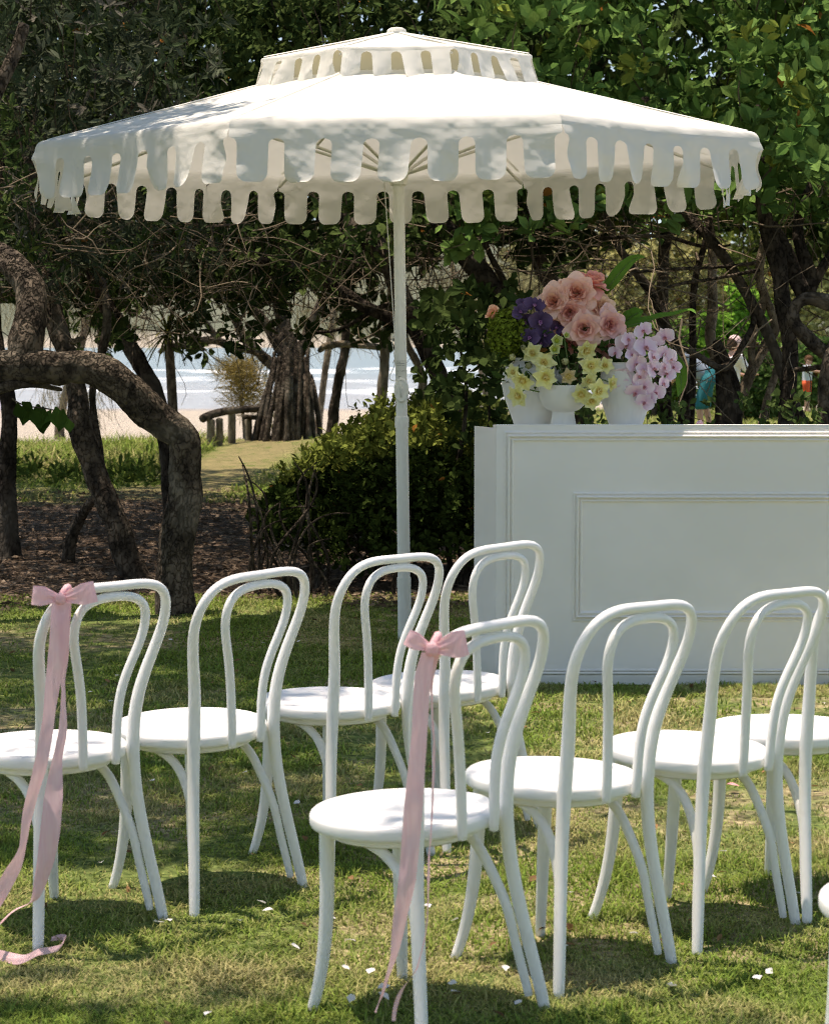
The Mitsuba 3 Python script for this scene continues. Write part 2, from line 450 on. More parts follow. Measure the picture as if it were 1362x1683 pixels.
def bow(i, lab, knot, loops, tails, d):
    key = thing('ribbon_bow', lab, 'ribbon')
    d0 = d - .030
    K = at(*knot, d0)
    ux, uz, uy = np.array([1.0, 0, 0]), np.array([0, 0, 1.0]), np.array([0, -1.0, 0])
    m = mpp(d)
    for li, (tip, hw) in enumerate(loops):
        tp = at(*tip, d0)
        L = tp - K
        a = np.linspace(0, 2 * math.pi, 40)
        # a flattened loop: out along L in front, back behind
        out = (1 - np.cos(a)) / 2
        dep = np.sin(a) * .016 * (.3 + out)
        wv = np.full(40, 1.0)
        wid = hw * m * (.30 + .70 * np.clip(out * 1.6, 0, 1))
        C = K + out[:, None] * L - dep[:, None] * np.array([0, 1.0, 0])
        up = np.cross(unit(L), uy)
        up = up * np.sign(up[2] if abs(up[2]) > .2 else 1)
        u = np.linspace(-.5, .5, 9)
        G = C[:, None] + (wid[:, None] * u)[..., None] * up
        G = G + (.005 * np.sin(u * 11 + li) * (1 - np.clip(out * 1.3, 0, 1))[:, None] + .004 * (mnoise(np.stack([a[:, None] * 3 + 0 * u, u[None] * 5 + 0 * a[:, None], 0 * G[..., 0] + li], -1)) - .5))[..., None] * np.array([0, -1.0, 0])
        part('loop', grid(G), 'ribbon_mat', key, True)
    kn = trimesh.creation.icosphere(3, 1.0)
    kv = kn.vertices * [.014, .012, .016] * (1 + .25 * (mfbm(kn.vertices * 3, 2) - .5)[:, None])
    part('knot', tm(kv + K + [0, -.008, 0], kn.faces), 'ribbon_mat', key, True)
    # the band round the chair's hoop
    part('wrap', spl_tube([K + [0, .004, .004], K + [.012, .03, .024], K + [.004, .062, .004], K + [-.008, .03, -.024], K + [0, .004, -.006]], [.009] * 5, 24, 8), 'ribbon_mat', key, True)
    for ti, tail in enumerate(tails):
        C = [at(x, y, d0 + dd) for x, y, w, dd, ang in tail]
        W = [(math.cos(math.radians(ang)), math.sin(math.radians(ang)), 0) for x, y, w, dd, ang in tail]
        part('tail', ribbon(C, [1.12 * w * m for x, y, w, dd, ang in tail], W, 60, .004, ti + 3 * i), 'ribbon_mat', key, True)
    return key


# distance of the hoops where the bows are tied
h0 = HC[(HC[:, 0] < 0)]
def hoop_depth(i, px):
    best = min((abs(681 + F * w[0] / w[1] - px), w[1]) for w in (chair_pt(i, p) for p in h0 if p[2] > .8))
    return best[1]


dA, dE = hoop_depth(0, 708), hoop_depth(4, 100)
bow(0, 'pink satin bow on the front row chair, one tail hanging broad, the other edge on', (710, 1067),
    [((668, 1047), 26), ((767, 1056), 41)],
    [[(704, 1072, 20, -.01, 0), (696, 1105, 24, -.015, 10), (689, 1200, 24, -.02, 15), (679, 1330, 28, -.03, 5), (671, 1430, 26, -.03, 10), (660, 1500, 24, -.03, 25), (650, 1560, 20, -.03, 35), (633, 1620, 11, -.03, 60), (618, 1665, 7, -.03, 80)],
     [(714, 1072, 14, 0, 20), (708, 1160, 7, .02, 75), (713, 1235, 7, .02, 82), (710, 1330, 6, .02, 80), (705, 1430, 7, .01, 80), (701, 1520, 7, 0, 80), (685, 1590, 9, -.02, 70), (655, 1635, 9, -.03, 60), (646, 1678, 8, -.04, 80)]], dA)
bow(4, 'pink satin bow on the leftmost chair, its long tails trailing onto the grass', (100, 984),
    [((53, 978), 30), ((157, 972), 34)],
    [[(100, 990, 26, -.01, 0), (97, 1040, 27, -.02, 10), (90, 1100, 24, -.02, 15), (80, 1180, 19, -.02, 30), (66, 1260, 20, -.03, 20), (45, 1340, 17, -.02, 35), (38, 1390, 14, -.02, 55), (22, 1430, 24, -.02, 20), (-6, 1478, 28, -.02, 10), (-40, 1530, 26, -.02, 10)],
     [(104, 990, 24, -.012, 0), (105, 1060, 16, -.01, 25), (103, 1130, 10, .0, 60), (104, 1190, 12, .0, 50), (93, 1255, 17, -.01, 25), (88, 1310, 28, -.02, 0), (82, 1370, 30, -.03, 0), (72, 1430, 24, -.03, 15), (55, 1480, 14, -.03, 50), (25, 1495, 7, -.04, 80), (-8, 1530, 8, -.05, 70)]], dE)
rp = [(-30, 1560, .004), (10, 1573, .006), (38, 1577, .012), (62, 1566, .016), (84, 1562, .010), (100, 1557, .012), (106, 1546, .02), (98, 1541, .012), (84, 1544, .01)]
C = []
for x, y, h in rp:
    q = at(x, y, 5.0)
    r = q - [0, 0, EYE]
    C.append(np.array([0, 0, EYE]) + r * ((EYE - h - .006) / -r[2]))
key = 'ribbon_bow_001'
part('tail', ribbon(C, [.02, .026, .03, .028, .022, .02, .016, .016, .012], [(.2, .4, .9), (.1, .5, .8), (.2, .8, .5), (0, .9, .4), (.1, .8, .5), (.3, .6, .6), (.5, .3, .8), (.2, .5, .8), (.1, .6, .8)], 60, .003, 8), 'ribbon_mat', key, True, label='ribbon end lying on the grass')

# ================================================================== PARASOL
def cloth_col(p, n, uv):
    return mix((.83, .825, .775), (.805, .80, .745), fbm(p.x * 5, p.y * 5, p.z * 5, 3))


scene['canvas_mat'] = {'type': 'bumpmap', 'texture': proc(lambda p, n, uv: fbm(p.x * 9 + p.z * 3, p.y * 9, p.z * 11, 3), .004), 'scale': .022,
                       'bsdf': {'type': 'principledthin', 'base_color': proc(cloth_col), 'roughness': .8, 'diff_trans': .5, 'spec_trans': 0.0}}
prin('pole_mat', (.80, .80, .73), .35, .5)
PX, PD = -.048, 10.8
lean = math.radians(-.75)
UM = T().translate([PX, PD, 0]).rotate([0, 1, 0], math.degrees(lean))
UMn = np.array(UM.matrix, float).reshape(4, 4)


def U(mesh):
    m = mesh.copy()
    m.apply_transform(UMn)
    return m


um = thing('parasol', 'large cream white octagonal parasol with two tiers and scalloped valances', 'parasol')
urng = np.random.default_rng(5)
CA = [math.radians(22.5 + 45 * k - 90) for k in range(8)]      # side k runs from corner k-1 to corner k; side 0 faces the lens


def corner(k, r):
    return np.array([r * math.cos(CA[k % 8]), r * math.sin(CA[k % 8])])


def tier(r_out, z_out, r_in, z_in, band, flap, nfl, slot, names, wild, roll=.022, sag=.02, flare=.10, gather=0):
    for k in range(8):
        c0, c1, i0, i1 = corner(k - 1, r_out), corner(k, r_out), corner(k - 1, r_in), corner(k, r_in)
        nout = unit((c0 + c1) / 2)
        el = np.linalg.norm(c1 - c0)

        def edge(s):
            s = np.asarray(s)
            return c0 + (c1 - c0) * s[..., None] - nout * (sag * 4 * s * (1 - s))[..., None]

        S = np.linspace(0, 1, 43)
        tt = np.r_[np.linspace(0, .97, 16)]
        rows = []
        E = edge(S)
        I = i0 + (i1 - i0) * S[:, None]
        wr = lambda t: (mfbm(np.stack([S * 5 + k * 7, 0 * S + t * 3, 0 * S + r_out], 1), 2, 3) - .5) * .016 * math.sin(math.pi * min(1, t * 1.03))
        for t in tt:
            xy = I + (E - I) * t
            z = z_in + (z_out + roll * .6 - z_in) * t - .012 * math.sin(math.pi * t) * 4 * S * (1 - S) * 1.5 + wr(t)
            rows.append(np.c_[xy, z])
        zedge = z_out + roll * .6
        pull = .012 * (mnoise(np.stack([S * el * 22, 0 * S + k * 3.1, 0 * S], 1), 2) - .5) * np.clip(4 * S * (1 - S) * 4, 0, 1)
        for a in (.15, .3, .45, .6, .8, 1.0):
            th = a * math.pi / 2
            xy = E * (1 + roll * math.sin(th) * .9 / (.924 * r_out)) + nout * (pull[:, None] * a)
            rows.append(np.c_[xy, zedge - roll * (1 - math.cos(th)) - .010 * 4 * S * (1 - S) * a])
        part(names[0], U(grid(np.stack(rows))), 'canvas_mat', um, True)
        base = rows[-1]

        def hang(s, dp, amp):
            """s along the edge, dp metres below the roll"""
            b = np.stack([np.interp(s, S, base[:, j]) for j in range(3)], -1)
            rip = (.010 * np.sin(s * el * 2 * math.pi / (el / nfl) + k) * np.clip(dp / .2, 0, 1) + .030 * (mfbm(np.stack([s * el * 5.5 + 11 * k, dp * 5, 0 * s + r_out * 9], -1), 3, 6) - .5) * np.clip(dp / .06, 0, 1)) * amp
            pinch = np.exp(-(s / .05) ** 2) + np.exp(-((1 - s) / .05) ** 2)
            o = rip + gather * .03 * pinch * np.sin(dp * 40)
            b[..., :2] *= (1 + flare * dp / (.92 * r_out))[..., None]
            b = b + np.concatenate([nout * o[..., None], -dp[..., None]], -1)
            return b

        D = np.linspace(0, band, 7)
        SS, DD = np.meshgrid(S, D)
        vk = part(names[1], U(grid(hang(SS, DD, wild))), 'canvas_mat', um, True)
        per = 1.0 / nfl
        for q in range(nfl):
            v = np.r_[np.linspace(0, .16, 6), np.linspace(.24, .8, 7), 1 - .2 * (1 - np.linspace(.12, 1, 8)) ** 1.8]
            rs = .16
            wslot = slot * np.sqrt(np.clip(1 - (1 - np.clip(v / rs, 0, 1)) ** 2, 0, 1))
            taper = 1 + .10 * (v > rs) * 0
            W = (per * el - wslot) * taper - .0 * v
            rc = .24 * flap
            vb = np.clip((v - (1 - rc / flap)) / (rc / flap), 0, 1)
            W = W - 2 * .030 * flap / .15 * (1 - np.sqrt(np.clip(1 - vb ** 2, 0, 1)) * .999) - .006 * v
            u = np.linspace(-.5, .5, 9)
            sc = (q + .5) * per
            s = sc + (W / el)[:, None] * u[None]
            dp = band + flap * v[:, None] + 0 * u[None]
            s = np.clip(s, 0, 1)
            P = hang(s, dp, wild)
            tw, cu, sk = urng.normal(0, .30) * wild, urng.normal(0, .35) * wild, urng.normal(0, .10) * wild
            if q in (0, nfl - 1): tw, cu, sk = tw * .3, abs(cu) * -.2, 0.0
            diag = urng.random() < .35 * wild
            vv = np.clip(v - .05, 0, 1)[:, None]
            off = flap * (cu * vv ** 2 * .55 + tw * vv * u[None] * 1.0)
            if diag:
                sg = urng.choice([-1, 1])
                off = off - .35 * flap * np.clip(vv + sg * u[None] - .85, 0, 1) * 1.5
            P[..., :2] += nout * off[..., None]
            P[..., :2] += unit(c1 - c0) * (sk * flap * vv)[..., None]
            part('flap', U(grid(P)), 'canvas_mat', vk, True)


tier(1.745, 2.390, .60, 2.735, .036, .182, 7, .064, ('canopy_panel', 'valance'), .6, roll=.05, gather=.4)
tier(.685, 2.825, .045, 2.972, .004, .132, 4, .046, ('top_panel', 'top_valance'), 1.1, roll=.012, sag=.004, flare=.32)
prin('vent_mat', (.62, .585, .43), .8, .2)
for k in range(8):
    a, b = corner(k - 1, .605), corner(k, .605)
    S = np.linspace(0, 1, 9)[:, None]
    lo, hi = np.c_[a + (b - a) * S, np.full(9, 2.722)], np.c_[(a + (b - a) * S) * .93, np.full(9, 2.845)]
    part('vent_wall', U(grid(np.stack([hi, lo]))), 'vent_mat', um, True)
for k in range(8):
    for r0, z0, r1, z1, nm in ((.60, 2.737, 1.735, 2.424, 'seam'), (.05, 2.974, .68, 2.838, 'top_seam')):
        q = np.linspace(0, 1, 12)[:, None]
        P = np.c_[corner(k, r0) + (corner(k, r1) - corner(k, r0)) * q, z0 + (z1 - z0) * q]
        t2 = np.array([-math.sin(CA[k]), math.cos(CA[k]), 0])
        part(nm, U(grid(np.stack([P + t2 * .009 + [0, 0, -.001], P + [0, 0, .0035], P - t2 * .009 + [0, 0, -.001]], 1), True)), 'canvas_mat', um, True)
part('finial', U(lathe([(0, 3.004), (.03, 3.002), (.044, 2.994), (.05, 2.978), (.048, 2.962), (.0, 2.96)][::-1], 32)), 'canvas_mat', um, 40)
prin('rib_mat', (.74, .73, .66), .4, .5)
for k in range(8):
    c, i = corner(k, 1.775), corner(k, .04)
    part('rib', U(spl_tube([(*i, 2.86), (*c, 2.358)], [.009, .009], 6, 6)), 'rib_mat', um, True)
    part('strut', U(spl_tube([(*corner(k, .05), 2.30), (*corner(k, .95), 2.592)], [.008, .008], 4, 6)), 'rib_mat', um, True)
    part('top_rib', U(spl_tube([(*i, 2.94), (*corner(k, .67), 2.80)], [.007, .007], 4, 6)), 'rib_mat', um, True)


def fluted(r, z0, z1, nz=2, seg=48):
    a = np.arange(seg) * 2 * np.pi / seg
    rr = r * (1 - .035 * (np.cos(a * 12) > .2))
    z = np.linspace(z0, z1, nz)
    v = np.stack([np.broadcast_to(rr * np.cos(a), (nz, seg)), np.broadcast_to(rr * np.sin(a), (nz, seg)), np.broadcast_to(z[:, None], (nz, seg))], -1)
    return grid(np.concatenate([v, v[:, :1]], 1), True)


part('upper_pole', U(fluted(.0285, 1.10, 2.94)), 'pole_mat', um, 30)
part('lower_pole', U(fluted(.0315, -.05, 1.10)), 'pole_mat', um, 30)
for z, r in ((1.085, .0345), (.29, .0345)):
    part('collar', U(lathe([(.028, z - .028), (r, z - .026), (r, z + .024), (.0285, z + .028)], 40)), 'pole_mat', um, 30)
part('lower_sleeve', U(lathe([(.0318, -.05), (.0335, -.05), (.0335, .264), (.0318, .266)], 40)), 'pole_mat', um, 30)
part('runner', U(lathe([(.03, 2.24), (.044, 2.245), (.046, 2.28), (.055, 2.30), (.055, 2.33), (.03, 2.335)], 32)), 'pole_mat', um, 30)
# crank housing on the side towards the lens
zc = at(660, 641, PD)[2]
a = np.linspace(0, 2 * math.pi, 49)[:-1]
def oval(rx, rz, y, h):
    ring = [np.stack([rx * f * np.cos(a), np.full(48, y - h * g), zc + rz * f * np.sin(a)], -1) for f, g in ((1, 0), (1, .7), (.95, .92), (.88, 1.0), (.001, 1.0))]
    G = np.stack(ring)
    return grid(np.concatenate([G, G[:, :1]], 1), True)
ck = part('crank_housing', U(oval(.037, .062, -.022, .026)), 'pole_mat', um, 40)
t_ = np.linspace(0, 2 * math.pi, 40)
part('rim', U(tube(np.stack([.029 * np.cos(t_), 0 * t_ - .049, zc + .052 * np.sin(t_)], 1), .0035, 8)), 'pole_mat', ck, True)
part('handle', U(spl_tube([(-.004, -.05, zc + .03), (-.004, -.058, zc + .02), (-.002, -.056, zc - .02), (-.002, -.05, zc - .032)], [.005, .007, .007, .005], 14, 10)), 'rib_mat', ck, True)
prin('label_mat', (.7, .7, .63), .5, .4)
prin('print_mat', (.16, .16, .14), .6, .3)
zl = at(658, 608, PD)[2]
th = np.linspace(math.radians(-150), math.radians(-30), 14)
def wrapband(z0, z1, r):
    return grid(np.stack([np.stack([r * np.cos(th), r * np.sin(th), np.full(14, z)], -1) for z in (z1, z0)]))
lk = part('sticker', U(wrapband(zl - .05, zl + .05, .0296)), 'label_mat', um, True, label='pale sticker with small dark lines of print')
for dz, a0, a1 in ((.040, -140, -95), (.032, -140, -60), (.024, -140, -48), (-.004, -150, -30), (-.03, -118, -92), (-.038, -118, -92)):
    th = np.radians(np.linspace(a0, a1, 14))
    part('print_line', U(wrapband(zl + dz - .0012, zl + dz + .0012, .0299)), 'print_mat', lk, True)
cord = [at(631, 297, PD - .04), at(637, 380, PD - .04), at(643, 470, PD - .04), at(648, 548, PD - .04), at(650, 600, PD - .045), at(651, 622, PD - .04)]
part('cord', spl_tube(cord, [.0028] * 6, 40, 6), 'canvas_mat', um, True)
part('cord_end', spl_tube([at(649, 545, PD - .05), at(645, 556, PD - .05), at(648, 585, PD - .05), at(646, 606, PD - .05), at(640, 621, PD - .05), at(650, 626, PD - .05)], [.0022] * 6, 40, 5), 'canvas_mat', um, True)

# ================================================================== BAR
def bar_col(p, n, uv):
    c = mix((.82, .79, .745), (.77, .745, .695), smoothstep(.35, .75, fbm(p.x * 2.2, p.y * 2.2, p.z * 2.6, 4)))
    dirt = smoothstep(.10, .0, p.z + .06 * (fbm(p.x * 9, p.y * 9, p.z * 20, 3) - .5)) * .35
    mark = smoothstep(.80, .86, noise(p.x * 16, p.y * 16, p.z * 16)) * .0
    return mix(c, (.36, .36, .24), dirt + mark)


bumped('bar_paint', {'type': 'principled', 'base_color': proc(bar_col), 'roughness': .42, 'specular': .4}, lambda p, n, uv: fbm(p.x * 14, p.y * 90, p.z * 120, 2), .0012, .001)
BX0, BX1, BD, BH = .350, 2.78, 9.40, 1.127
bar = thing('bar_counter', 'long pale grey panelled bar with moulded frames, standing on the lawn', 'bar')
part('front_panel', rbox(BX1 - BX0, .018, BH + .02, ((BX0 + BX1) / 2, BD + .009, (BH - .02) / 2), .002), 'bar_paint', bar)
for sx, x0, x1 in ((1, BX0 + .002, .264), (-1, BX1 - .002, BX1 + .088)):
    P = np.array([[x0, BD + .006], [x1, 9.66], [x1 + sx * .012, 9.665], [x0 + sx * .014, BD + .014]])
    v = np.vstack([np.c_[P, np.full(4, -.02)], np.c_[P, np.full(4, BH - .017)]])
    part('side_panel', trimesh.convex.convex_hull(v), 'bar_paint', bar)
part('top', rbox(2.42, .50, .025, ((BX0 + BX1) / 2, BD + .27, BH - .033), .003), 'bar_paint', bar)


def moulding(x0, x1, z0, z1, prof, y, closed=True):
    rows = []
    for o, h in prof:
        rows.append([(x0 + o, y - h, z0 + (o if closed else 0)), (x0 + o, y - h, z1 - o), (x1 - o, y - h, z1 - o), (x1 - o, y - h, z0 + (o if closed else 0))])
    G = np.array(rows)
    return grid(np.concatenate([G, G[:, :1]], 1) if closed else G)


def ridges(ws, hs):
    out, o = [], 0.0
    for w, h in zip(ws, hs):
        for t in np.linspace(0, math.pi, 7):
            out.append((o + w * (1 - math.cos(t)) / 2, .0005 + h * math.sin(t)))
        o += w + .003
    return out


pr = ridges([.010, .014, .012], [.009, .017, .012])
part('outer_moulding', moulding(BX0 + .034, BX1 - .034, -.01, BH - .030, pr, BD, False), 'bar_paint', bar, 35)
part('inner_moulding', moulding(.681, BX1 - .331, .276, .834, pr, BD), 'bar_paint', bar, 35)
part('base_board', rbox(BX1 - BX0 - .07 - .08, .008, .062, ((BX0 + BX1) / 2, BD - .0045, .012), .002), 'bar_paint', bar)
for z, h in ((.050, .006), (.062, .005)):
    part('base_moulding', tube(np.array([[BX0 + .078, BD - .008 + (z > .06) * .004, z], [BX1 - .078, BD - .008 + (z > .06) * .004, z]]), h, 10), 'bar_paint', bar, True)

# ================================================================== TREES
def bark_fn(c0, c1, lichen):
    def f(p, n, uv):
        a = fbm(p.x * 22, p.y * 22, p.z * 9, 3)
        b = fbm(p.x * 5, p.y * 5, p.z * 3.5, 2)
        c = mix(c0, c1, smoothstep(.3, .75, a))
        crack = dr.abs(fbm(p.x * 46 + 5.0, p.y * 46, p.z * 24, 3) - .5)
        c = c * (.55 + .45 * smoothstep(.0, .08, crack))
        return mix(c, lichen, smoothstep(.55, .72, b) * .55)
    return f


def bark_bump(p, n, uv):
    w = fbm(p.x * 6, p.y * 6, p.z * 6, 2)
    a = fbm(p.x * 42 + w * 3, p.y * 42, p.z * 20 + w * 4, 3)
    crack = dr.abs(fbm(p.x * 46 + 5.0, p.y * 46, p.z * 24, 3) - .5)
    return smoothstep(.28, .62, a) * .5 + smoothstep(.0, .07, crack) * .7


bumped('bark_mat', {'type': 'principled', 'base_color': proc(bark_fn((.045, .036, .027), (.15, .12, .088), (.22, .19, .145))), 'roughness': .9, 'specular': .2}, bark_bump, .03, .002)
bumped('dark_bark_mat', {'type': 'principled', 'base_color': proc(bark_fn((.03, .024, .018), (.085, .068, .05), (.15, .13, .10))), 'roughness': .9, 'specular': .2}, bark_bump, .024, .002)
bumped('pale_bark_mat', {'type': 'principled', 'base_color': proc(bark_fn((.12, .095, .065), (.30, .245, .17), (.38, .33, .25))), 'roughness': .9, 'specular': .2}, bark_bump, .008, .002)
prin('twig_mat', VC, .85, .2)
trng = np.random.default_rng(21)


def limb(pts, n=None, sides=24, knob=.17, seed=0, foot=True):
    """pts: (px, py, depth, width px); a knobbly tapering limb"""
    P = np.array([at(x, y, d) for x, y, d, w in pts])
    R = np.array([w * mpp(d) / 2 for x, y, d, w in pts]) * .94
    L = np.linalg.norm(np.diff(P, axis=0), axis=1).sum()
    n = n or max(12, int(L / .03))
    C, Rr = smooth_path(P, R, n)
    C = C + (mfbm(C * 3.3, 2, seed) - .5)[:, None] * Rr[:, None] * np.array([.35, .35, 0])
    m = tube(C, Rr, sides)
    v = m.vertices.copy()
    k = np.vstack([np.repeat(C, sides, 0), C[:1], C[-1:]])
    d = v - k
    nz = (mfbm(v * [9, 9, 6], 3, seed + 3) - .5) * 2.2 * knob + (mfbm(v * [38, 38, 18], 2, seed + 5) - .5) * knob * .9
    return tm(k + d * (1 + nz)[:, None], m.faces)


def down(x, y, d, w, x0=None):
    """extend a limb straight to the ground at its depth, flaring"""
    yg = 558.0
    q = at(x, y, d)
    z = ground_z(np.array(q[0]), np.array(d))
    lo, hi = y, 3000.0
    for _ in range(40):
        m = (lo + hi) / 2
        if at(x, m, d)[2] > z - .06: lo = m
        else: hi = m
    return (x if x0 is None else x0, lo, d, w)


TREES = {}     # key -> crown centre for sharing out the foliage


def tree(name, lab, limbs, mat_, crown=None, seed=0, parts=None):
    key = thing(name, lab, 'tree')
    for i, l in enumerate(limbs):
        part('trunk' if i == 0 else 'limb', limb(l, seed=seed * 7 + i), mat_ if not parts else parts.get(i, mat_), key, True)
    if crown is not None: TREES[key] = np.array(crown, float)
    return key


t_gnarl = tree('gnarled_tree', 'thick gnarled tree at left whose trunk snakes sideways and up', [
    [(288, 1046, 11.85, 100), (290, 1018, 11.85, 80), (286, 985, 11.87, 68), (284, 930, 11.9, 62), (294, 870, 11.92, 64), (304, 815, 11.92, 62), (308, 760, 11.9, 55), (304, 718, 11.88, 56), (268, 694, 11.85, 60), (226, 660, 11.8, 62), (185, 622, 11.75, 60), (140, 603, 11.75, 58), (100, 605, 11.7, 60), (40, 600, 11.65, 62), (-30, 606, 11.6, 56), (-120, 560, 11.5, 52), (-230, 420, 11.4, 44), (-300, 250, 11.4, 34)],
    [(44, 606, 11.66, 62), (44, 565, 11.68, 58), (52, 525, 11.72, 56), (52, 485, 11.78, 54), (32, 450, 11.85, 52), (-5, 418, 12.0, 46), (-50, 380, 12.1, 42), (-60, 300, 12.2, 36), (-20, 180, 12.3, 28), (40, 40, 12.4, 20)],
    [(-5, 640, 11.6, 20), (25, 632, 11.6, 17), (60, 632, 11.7, 12), (100, 640, 11.9, 7)]], 'bark_mat', (-2.0, 11.8, 3.3), 1)
t_lean = tree('leaning_tree', 'slim leaning tree rising behind the gnarled trunk', [
    [down(240, 975, 13.6, 66), (222, 950, 13.6, 52), (202, 885, 13.6, 46), (175, 818, 13.65, 42), (150, 755, 13.7, 42), (134, 700, 13.7, 42), (127, 645, 13.75, 34), (112, 590, 13.8, 33), (95, 535, 13.9, 36), (80, 480, 14.0, 34), (62, 420, 14.1, 30), (50, 330, 14.2, 26), (60, 200, 14.3, 20)],
    [(163, 790, 13.9, 13), (161, 720, 13.9, 13), (152, 660, 13.9, 12), (160, 600, 13.9, 14), (172, 560, 13.9, 16), (176, 520, 13.9, 15), (168, 460, 14, 12)],
    [(95, 545, 13.9, 10), (125, 560, 13.8, 10), (138, 553, 13.8, 9)]], 'bark_mat', (-2.2, 14.0, 3.4), 2)
tree('sapling', 'short crooked stem sprouting beside the leaning tree', [
    [down(112, 905, 14.6, 26), (114, 900, 14.6, 22), (128, 860, 14.5, 19), (150, 824, 14.3, 16), (170, 800, 14.0, 13)]], 'bark_mat', None, 3)
t_left = tree('left_edge_tree', 'dark upright trunk cut off by the left edge of the view', [
    [down(12, 920, 14.9, 62), (14, 900, 14.9, 44), (14, 830, 14.9, 33), (12, 760, 14.9, 31), (16, 690, 14.9, 28), (4, 620, 14.9, 28), (-10, 540, 15, 28), (-10, 420, 15, 24), (10, 250, 15, 18)]], 'dark_bark_mat', (-2.9, 15.5, 3.4), 4)
t_slant = tree('slanting_tree', 'thin black trunk slanting down to the right behind the gnarled tree', [
    [down(280, 800, 17.0, 26), (272, 770, 17, 20), (268, 700, 17, 24), (264, 662, 17, 25), (243, 622, 17, 30), (216, 572, 17, 31), (188, 525, 17, 30), (160, 470, 17, 26), (140, 400, 17, 22), (120, 280, 17, 18)]], 'dark_bark_mat', (-2.1, 17.0, 3.4), 5)
t_pole = tree('bent_tree', 'dark bent trunk passing behind the parasol pole', [
    [down(786, 770, 15.2, 34), (780, 764, 15.2, 27), (768, 740, 15.2, 27), (750, 695, 15.2, 27), (733, 650, 15.2, 29), (712, 598, 15.2, 32), (690, 552, 15.2, 34), (668, 508, 15.2, 34), (645, 450, 15.3, 34), (615, 400, 15.3, 36), (585, 370, 15.4, 34), (560, 300, 15.5, 28), (540, 180, 15.5, 22)],
    [(672, 540, 15.2, 24), (636, 520, 15.2, 22), (585, 496, 15.2, 23), (540, 464, 15.2, 20), (478, 438, 15.2, 16), (420, 425, 15.2, 12)],
    [(690, 505, 15.3, 16), (740, 530, 15.3, 15), (790, 545, 15.3, 12), (840, 548, 15.3, 9)],
    [(520, 545, 15.3, 5), (560, 540, 15.3, 7), (600, 518, 15.2, 8), (640, 500, 15.1, 9)]], 'dark_bark_mat', (-.3, 15.0, 3.4), 6)
t_mid = tree('dark_tree', 'dark trunk leaning right behind the peach roses', [
    [down(900, 700, 14.2, 44), (880, 640, 14.2, 36), (852, 560, 14.2, 32), (828, 500, 14.2, 34), (800, 460, 14.2, 38), (768, 420, 14.2, 40), (735, 380, 14.3, 38), (700, 300, 14.4, 30), (690, 180, 14.5, 22)],
    [(838, 520, 14.2, 14), (822, 450, 14.1, 12), (800, 405, 14, 10), (805, 340, 14, 9)]], 'dark_bark_mat', (.5, 14.4, 3.4), 7)
t_brown = tree('brown_tree', 'reddish brown trunk lit by a sun patch above the roses', [
    [down(960, 700, 16.5, 44), (940, 600, 16.5, 36), (925, 530, 16.5, 30), (906, 468, 16.5, 30), (888, 432, 16.5, 29), (877, 395, 16.5, 28), (868, 330, 16.5, 26), (850, 200, 16.5, 20)]], 'bark_mat', (1.0, 16.8, 3.5), 8)
t_cross = tree('crossing_tree', 'slim dark trunk leaning across the right side of the thicket', [
    [down(1326, 720, 13.6, 30), (1319, 698, 13.6, 22), (1306, 668, 13.6, 20), (1286, 614, 13.6, 20), (1265, 557, 13.6, 20), (1238, 504, 13.6, 19), (1206, 448, 13.6, 18), (1172, 398, 13.6, 18), (1133, 358, 13.7, 17), (1090, 290, 13.8, 15), (1060, 160, 13.9, 12)],
    [(1238, 504, 13.6, 13), (1234, 540, 13.55, 11), (1219, 568, 13.5, 11), (1197, 602, 13.5, 11), (1150, 586, 13.4, 11), (1112, 570, 13.4, 9)]], 'dark_bark_mat', (1.6, 13.4, 3.3), 9)
t_black = tree('black_tree', 'thick dark upright trunk forking above the right end of the bar', [
    [down(1292, 720, 13.0, 44), (1292, 690, 13, 30), (1296, 640, 13, 28), (1299, 588, 13, 28), (1293, 536, 13, 28), (1283, 483, 13, 28), (1276, 430, 13, 30), (1262, 380, 13, 28), (1250, 300, 13, 24), (1240, 160, 13.1, 18)],
    [(1320, 480, 13.1, 30), (1300, 440, 13.1, 30), (1284, 400, 13.1, 28), (1262, 360, 13.2, 24), (1240, 320, 13.3, 20)],
    [(1330, 470, 13.2, 30), (1324, 430, 13.2, 24), (1312, 395, 13.2, 20), (1318, 340, 13.3, 16), (1330, 260, 13.4, 14)],
    [(1330, 480, 13.2, 22), (1352, 440, 13.2, 18), (1378, 400, 13.2, 14)]], 'dark_bark_mat', (2.2, 13.0, 3.3), 10)
t_curl = tree('curled_tree', 'pale sunlit trunk that loops at the right edge', [
    [down(1415, 700, 12.6, 44), (1400, 640, 12.6, 34), (1372, 594, 12.6, 26), (1345, 572, 12.6, 24), (1322, 550, 12.6, 24), (1306, 530, 12.6, 22), (1304, 510, 12.6, 22), (1318, 493, 12.6, 22), (1342, 492, 12.6, 26), (1370, 498, 12.6, 30), (1410, 470, 12.6, 30), (1440, 380, 12.6, 24), (1450, 220, 12.6, 18)]], 'bark_mat', (2.7, 12.8, 3.3), 11)
tree('pale_stem', 'thin pale stem standing straight up right of the orchids', [
    [down(1196, 710, 15.4, 26), (1192, 650, 15.4, 20), (1186, 605, 15.4, 19), (1173, 581, 15.4, 18), (1167, 541, 15.4, 19), (1171, 499, 15.4, 18), (1170, 456, 15.4, 17), (1170, 411, 15.4, 16), (1160, 340, 15.4, 13), (1150, 200, 15.4, 10)]], 'pale_bark_mat', None, 12)
